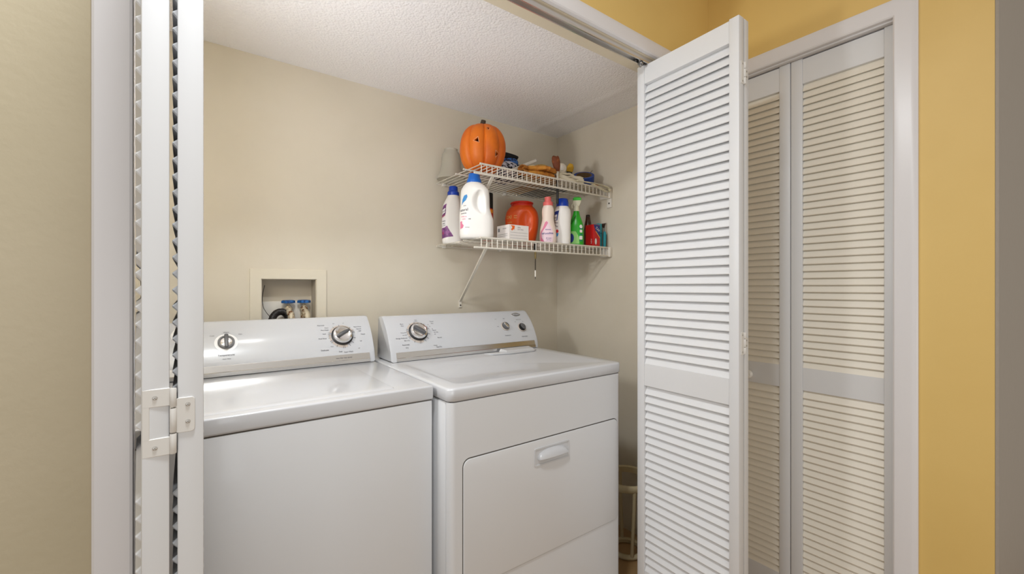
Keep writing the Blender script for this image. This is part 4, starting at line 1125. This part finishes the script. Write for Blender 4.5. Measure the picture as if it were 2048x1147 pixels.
def tape(name, label, loc, rot, ro, ri, wv, m, group=None):
    t_ = thing(name, label, 'tape', loc, 0, group, rot=rot)
    n = 48
    def ring_(r, z): return [Vector((r * math.cos(2 * PI * i / n), r * math.sin(2 * PI * i / n), z)) for i in range(n)]
    MB().loft([ring_(ri + 0.002, -wv / 2), ring_(ro - 0.0006, -wv / 2), ring_(ro, -wv / 2 + 0.0006), ring_(ro, wv / 2 - 0.0006), ring_(ro - 0.0006, wv / 2), ring_(ri + 0.002, wv / 2)], closed=True).build('tape_winding', m, t_, smooth=40)
    MB().loft([ring_(ri, -wv / 2 - 0.0003), ring_(ri + 0.002, -wv / 2 - 0.0003), ring_(ri + 0.002, wv / 2 + 0.0003), ring_(ri, wv / 2 + 0.0003)], closed=True).build('core', M_core, t_, smooth=40)
    return t_


x, y = 1.300, 1.605
tape('masking_tape_roll', 'cream masking tape roll standing on edge behind the tan work gloves', (x, y, UZ + 0.0405), (R(90), 0, face_cam(x, y, R(8))), 0.040, 0.019, 0.030, M_kraft)
M_twine = mat('jute_twine', (190, 158, 92), 0.85, bump=(300, 0.6, 0.002))
x, y = 1.398, 1.650
tw = thing('twine_bundle', 'tan twine bundle behind the work gloves', 'twine', (x, y, UZ + 0.008), face_cam(x, y))
a = MB()
for k in range(26):
    th = PI * k / 26 * 2.3; tilt = random.uniform(-0.7, 0.7)
    Mx2 = Matrix.Translation((random.uniform(-0.008, 0.008), random.uniform(-0.006, 0.006), 0.056)) @ Matrix.Rotation(R(-12) + random.uniform(-0.12, 0.12), 4, 'Y') @ Matrix.Rotation(tilt * 0.5, 4, 'Z')
    rx, rz = 0.046 + random.uniform(-0.006, 0.004), 0.046 + random.uniform(-0.008, 0.003)
    yo = random.uniform(-0.022, 0.022)
    a.tube([(rx * math.cos(2 * PI * i / 20), yo + 0.006 * math.sin(4 * PI * i / 20 + th), rz * math.sin(2 * PI * i / 20)) for i in range(20)], 0.0042, 6, Mx2, closed=True)
a.build('strand_coil', M_twine, tw, smooth=60)

wb_ = MB(); pA, pB = Vector((1.150, 1.592, UZ + 0.024)), Vector((1.3268, 1.612, UZ + 0.110))
d_ = (pB - pA); L = d_.length; rotq = d_.to_track_quat('X', 'Z').to_euler()
wb_.box(0, L, -0.010, 0.010, -0.005, 0.007, 0.001, 1)
bar = thing('white_bar', 'white plastic bar leaning up over the tan work gloves', 'bar', pA, rot=rotq)
wb_.build('bar', M_plastic_w, bar, smooth=30)
MB().box(L - 0.0005, L + 0.003, -0.0105, 0.0105, -0.0055, 0.0075, 0.001, 1).build('end_cap', mat('grey_end_cap', (190, 186, 180), 0.5), bar)

M_leather = mat('tan_leather', (204, 140, 52), 0.75, bump=(70, 0.3, 0.003), mottle=(26, (180, 112, 36), 0.42, 0.6))


from mathutils import noise as mnoise


def wrinkle(o, amp, sc, flat=1.0):
    for v in o.data.vertices:
        n_ = v.normal
        v.co += n_ * amp * (mnoise.noise(v.co * sc) + 0.5 * mnoise.noise(v.co * sc * 2.3))
        v.co.z *= flat


def glove(label, loc, rot, flip=1):
    g_ = thing('work_glove', label, 'glove', loc, rot=rot, group='tan leather work gloves')
    f = flip
    pts_ = [([(0, 0, 0.016)], (0.060, 0.040, 0.0155)), ([(-0.045, 0, 0.015)], (0.045, 0.034, 0.014)), ([(0.035, -0.012, 0.017)], (0.040, 0.026, 0.015))]
    for k, (yy_, ln) in enumerate(((-0.024, 0.050), (-0.006, 0.060), (0.011, 0.056), (0.026, 0.040))):
        pts_.append(([(0.030, yy_, 0.014), (0.045 + ln * 0.4, yy_ * 1.15 + 0.004, 0.012), (0.045 + ln * 0.72, yy_ * 1.2 + 0.012, 0.0095)], [0.0125, 0.0108, 0.0090]))
    pts_.append(([(-0.022, 0.024 * f, 0.016), (0.004, 0.044 * f, 0.016), (0.028, 0.054 * f, 0.013)], [0.0135, 0.0120, 0.0095]))
    o_ = blob(pts_, 'glove_body', M_leather, g_, 0.0035, 3)
    wrinkle(o_, 0.0050, 38, 0.88)
    a = MB(); n_ = 28
    a.loft([[Vector((x_, ry_ * math.cos(2 * PI * i / n_), 0.0135 + rz_ * math.sin(2 * PI * i / n_))) for i in range(n_)] for x_, ry_, rz_ in ((-0.075, 0.026, 0.010), (-0.088, 0.029, 0.0125), (-0.096, 0.030, 0.0125), (-0.096, 0.026, 0.009), (-0.082, 0.022, 0.007))])
    a.build('cuff', mat('brown_cuff', (176, 116, 48), 0.8), g_, smooth=60)


glove('lower tan leather work glove lying on the upper wire shelf', (1.272, 1.523, UZ + 0.001), (0, 0, R(-3)))
glove('upper tan leather work glove resting on top of the other glove', (1.282, 1.528, UZ + 0.0275), (R(2), R(-1), R(-8)), -1)

# paint brush standing bristles up, its handle through the wires
x = SX0 + PITCH * 16.5; y = 1.495
pb = thing('paint_brush', 'paint brush standing with brown bristles up through the wire shelf', 'paint brush', (x, y, 1.590), face_cam(x, y))
M_bris = mat('brown_bristles', (112, 54, 22), 0.7, bump=(400, 0.4, 0.001), mottle=(60, (150, 84, 36), 0.5, 0.7))
a = MB(); a.loft([[Vector((cx + rx * math.cos(2 * PI * i / 28), ry * math.sin(2 * PI * i / 28), z + (0.004 * math.sin(i * 2.7) if z > 0.21 else 0))) for i in range(28)] for z, rx, ry, cx in
                  ((0.150, 0.0105, 0.0050, 0), (0.160, 0.0125, 0.006, -0.001), (0.180, 0.0175, 0.0085, -0.004), (0.200, 0.0195, 0.0095, -0.007), (0.216, 0.0175, 0.008, -0.009), (0.222, 0.0140, 0.006, -0.010))])
a.build('bristles', M_bris, pb, smooth=60)
a = MB(); a.loft([[Vector((rx * math.cos(2 * PI * i / 20), ry * math.sin(2 * PI * i / 20), z)) for i in range(20)] for z, rx, ry in ((0.118, 0.0085, 0.006), (0.120, 0.0090, 0.0065), (0.148, 0.0108, 0.0056), (0.1515, 0.0105, 0.0052))])
a.build('ferrule', mat('steel_ferrule', (206, 202, 190), 0.25, metal=0.9), pb, smooth=50)
a = MB(); a.lathe([(0.0035, 0.0), (0.0058, 0.004), (0.0060, 0.05), (0.0052, 0.09), (0.0070, 0.112), (0.0060, 0.1195)], None, 16); a.build('handle', M_black, pb, smooth=50)

# folded cloth, paint roller, foam brush, tapes
M_cloth = mat('cream_cloth', (232, 224, 204), 0.85, bump=(40, 0.3, 0.004))
cl = thing('folded_cloth', 'folded cream cloth on the upper shelf below the blue tape', 'cloth', (1.452, 1.535, UZ))
a = MB(); n = 24
for lay in range(4):
    rings = []
    for i in range(n + 1):
        f = i / n; xx = -0.078 + 0.156 * f + lay * 0.004; wv = 0.052 - 0.006 * lay
        zz = 0.005 + lay * 0.011 + 0.0035 * math.sin(f * 7 + lay * 1.7) * (0.5 + 0.5 * lay / 2) + 0.002 * math.sin(f * 17)
        zz = max(zz, 0.005)
        rings.append([Vector((xx, -wv + 0.004 * math.sin(f * 9 + lay), zz - 0.0045)), Vector((xx, wv, zz - 0.0045)), Vector((xx, wv, zz + 0.0045)), Vector((xx, -wv + 0.004 * math.sin(f * 9 + lay) - 0.002, zz + 0.0045))])
    a.loft(rings)
a.build('cloth_fold', M_cloth, cl, smooth=50)

x, y = 1.452, 1.566
pr_ = thing('paint_roller', 'white fuzzy paint roller cover lying on the folded cloth', 'paint roller', (x, y, UZ + 0.0755), 0, rot=(R(90), 0, face_cam(x, y, R(10))))
MB().lathe([(0.0215, -0.040), (0.0235, -0.037), (0.0235, 0.037), (0.0215, 0.040)], None, 32).build('roller_nap', mat('white_nap', (236, 228, 212), 0.9, bump=(260, 0.6, 0.003)), pr_, smooth=40)
MB().lathe([(0.0115, -0.0425), (0.0125, -0.0425), (0.0125, 0.0425), (0.0115, 0.0425)], None, 24).build('core', M_plastic_w, pr_, smooth=40)

x, y = 1.548, 1.628
fbz = thing('foam_brush', 'yellow foam brush sticking up behind the blue tape roll', 'foam brush', (x, y, UZ + 0.006), face_cam(x, y), rot=(R(8), R(12), face_cam(x, y)))
MB().prism([(-0.016, 0.088), (0.016, 0.088), (0.018, 0.112), (0.010, 0.128), (-0.008, 0.130), (-0.018, 0.112)], -0.011, 0.011, Matrix.Rotation(R(90), 4, 'X'), 0.003, 2).build('foam_head', mat('yellow_foam', (206, 160, 50), 0.9, bump=(220, 0.4, 0.002)), fbz, smooth=50)
MB().lathe([(0.004, 0.0), (0.005, 0.004), (0.005, 0.090)], None, 12).build('handle', mat('wood_handle', (196, 154, 98), 0.6), fbz)
MB().box(-0.015, 0.015, -0.006, 0.006, 0.078, 0.090, 0.002, 2).build('holder', M_black, fbz)

x, y = 1.606, 1.556
bt_ = tape('blue_tape_roll', 'blue painter tape roll tilted on the upper shelf', (x, y, UZ + 0.055), (0, 0, 0), 0.0525, 0.038, 0.036, mat('blue_masking_tape', (20, 62, 150), 0.55))
bt_.rotation_euler = Euler((R(33), 0, face_cam(x, y, R(4))))
x, y = 1.636, 1.682
ct_ = tape('cream_tape_roll', 'cream masking tape roll leaning behind the blue tape roll', (x, y, UZ + 0.064), (0, 0, 0), 0.058, 0.038, 0.034, mat('cream_masking_tape', (228, 216, 182), 0.6))
ct_.rotation_euler = Euler((R(44), 0, face_cam(x, y, R(-4))))

# folded cream vinyl strip draped along the front rail, ending in a loop
vs_ = thing('vinyl_strip', 'folded cream vinyl strip looped over the front of the upper shelf', 'vinyl strip', (0, 0, ZU))
path = smooth_pts([(px_, 0, pz_) for px_, pz_ in ((1.470, 0.0080), (1.53, 0.0100), (1.585, 0.0110), (1.64, 0.0100), (1.685, 0.004), (1.698, -0.006), (1.690, -0.016), (1.668, -0.017), (1.640, -0.010), (1.600, 0.000), (1.572, 0.0045))], 6)
a = MB(); th_ = 0.0016; rings = []
for i, p in enumerate(path):
    q0, q1 = path[max(i - 1, 0)], path[min(i + 1, len(path) - 1)]
    d_ = (q1 - q0).normalized(); nn = Vector((-d_.z, 0, d_.x)) * th_
    rings.append([Vector((p.x, 1.459, p.z)) + nn, Vector((p.x, 1.4725, p.z)) + nn, Vector((p.x, 1.4725, p.z)) - nn, Vector((p.x, 1.459, p.z)) - nn])
a.loft(rings); a.build('strip', mat('cream_vinyl', (226, 220, 196), 0.5), vs_, smooth=50)

pst = MB().box(-0.062, 0.062, -0.085, 0.095, 0, 0.009, 0.0005, 1).build('paper_stack', mat('cream_paper', (214, 204, 178), 0.8), None, smooth=0, loc=(1.610, 1.600, UZ), rot=(0, 0, R(4)))
tag(pst, 'stack of cream paper under the blue tape roll', 'paper')
# odds and ends at the right end of the upper shelf
wr = MB().tube(smooth_pts([(1.64, 1.60, UZ + 0.004), (1.655, 1.595, UZ + 0.05), (1.668, 1.585, UZ + 0.085), (1.690, 1.575, UZ + 0.115)], 6), 0.0011, 6).build('wire_offcut', M_gap, None)
tag(wr, 'thin bent wire sticking up beside the blue tape roll', 'wire')
ps = thing('putty_knife', 'small dark putty knife near the right end of the upper shelf', 'putty knife', (1.660, 1.562, UZ + 0.019), rot=(0, R(-9), R(-24)))
MB().box(-0.045, 0.010, -0.010, 0.010, 0.0, 0.010, 0.003, 2).build('handle', mat('dark_wood', (66, 48, 34), 0.6), ps)
MB().box(0.010, 0.046, -0.015, 0.015, 0.0045, 0.006, 0.0004, 1).build('blade', M_screw, ps)
rc = MB().box(-0.014, 0.014, -0.006, 0.006, 0, 0.016, 0.002, 2).build('red_clip', mat('red_clip_plastic', (176, 70, 42), 0.5), None, loc=(1.632, 1.497, UZ), rot=(0, 0, R(15)))
tag(rc, 'small red clip in front of the blue tape roll', 'clip')
rag = thing('paper_scrap', 'crumpled white paper scrap at the right end of the upper shelf', 'paper', (1.676, 1.515, UZ))
blob([([(0, 0, 0.010)], (0.026, 0.022, 0.0095)), ([(0.012, 0.02, 0.014)], (0.018, 0.02, 0.012)), ([(-0.02, 0.012, 0.009)], (0.016, 0.016, 0.0085))], 'paper', mat('grey_white_paper', (214, 206, 190), 0.85, bump=(60, 0.8, 0.006)), rag, 0.004, 1)

# ------------------------------------------------------------------ white plastic stand on the floor beside the dryer
sx, sy = 1.580, 1.262
fs = thing('plastic_stand', 'cream plastic stand on the floor between dryer and right wall', 'stand', (sx, sy, 0))
M_cplast = mat('cream_plastic', (206, 192, 156), 0.5)


def hoop(r, z0, z1, t_, nm):
    prof = [(r - t_, z0 + 0.004), (r - t_ * 0.3, z0), (r, z0 + 0.006), (r + 0.004, (z0 + z1) / 2), (r + 0.002, z1 - 0.005), (r - t_ * 0.4, z1), (r - t_, z1 - 0.004)]
    MB().loft([[Vector((q_ * math.cos(2 * PI * i / 48), q_ * math.sin(2 * PI * i / 48), z_)) for i in range(48)] for q_, z_ in prof], closed=True).build(nm, M_cplast, fs, smooth=60)


hoop(0.118, 0.312, 0.345, 0.016, 'top_rim'); hoop(0.078, 0.0, 0.022, 0.020, 'base_ring')
for k in range(4):
    an = R(236 + 90 * k)
    MB().tube([(0.110 * math.cos(an), 0.110 * math.sin(an), 0.325), (0.098 * math.cos(an), 0.098 * math.sin(an), 0.20), (0.082 * math.cos(an), 0.082 * math.sin(an), 0.09), (0.072 * math.cos(an), 0.072 * math.sin(an), 0.012)], [0.009, 0.0085, 0.008, 0.008], 10).build('leg', M_cplast, fs, smooth=60)
pc = MB().tube(smooth_pts([(1.60, 1.195, 0.026), (1.575, 1.178, 0.028), (1.560, 1.172, 0.06), (1.568, 1.150, 0.10), (1.60, 1.128, 0.12), (1.66, 1.11, 0.09), (1.69, 1.11, 0.005)], 6), 0.004, 8).build('power_cord', M_black, None)
tag(pc, 'black cord looping beside the cream plastic stand', 'cord')
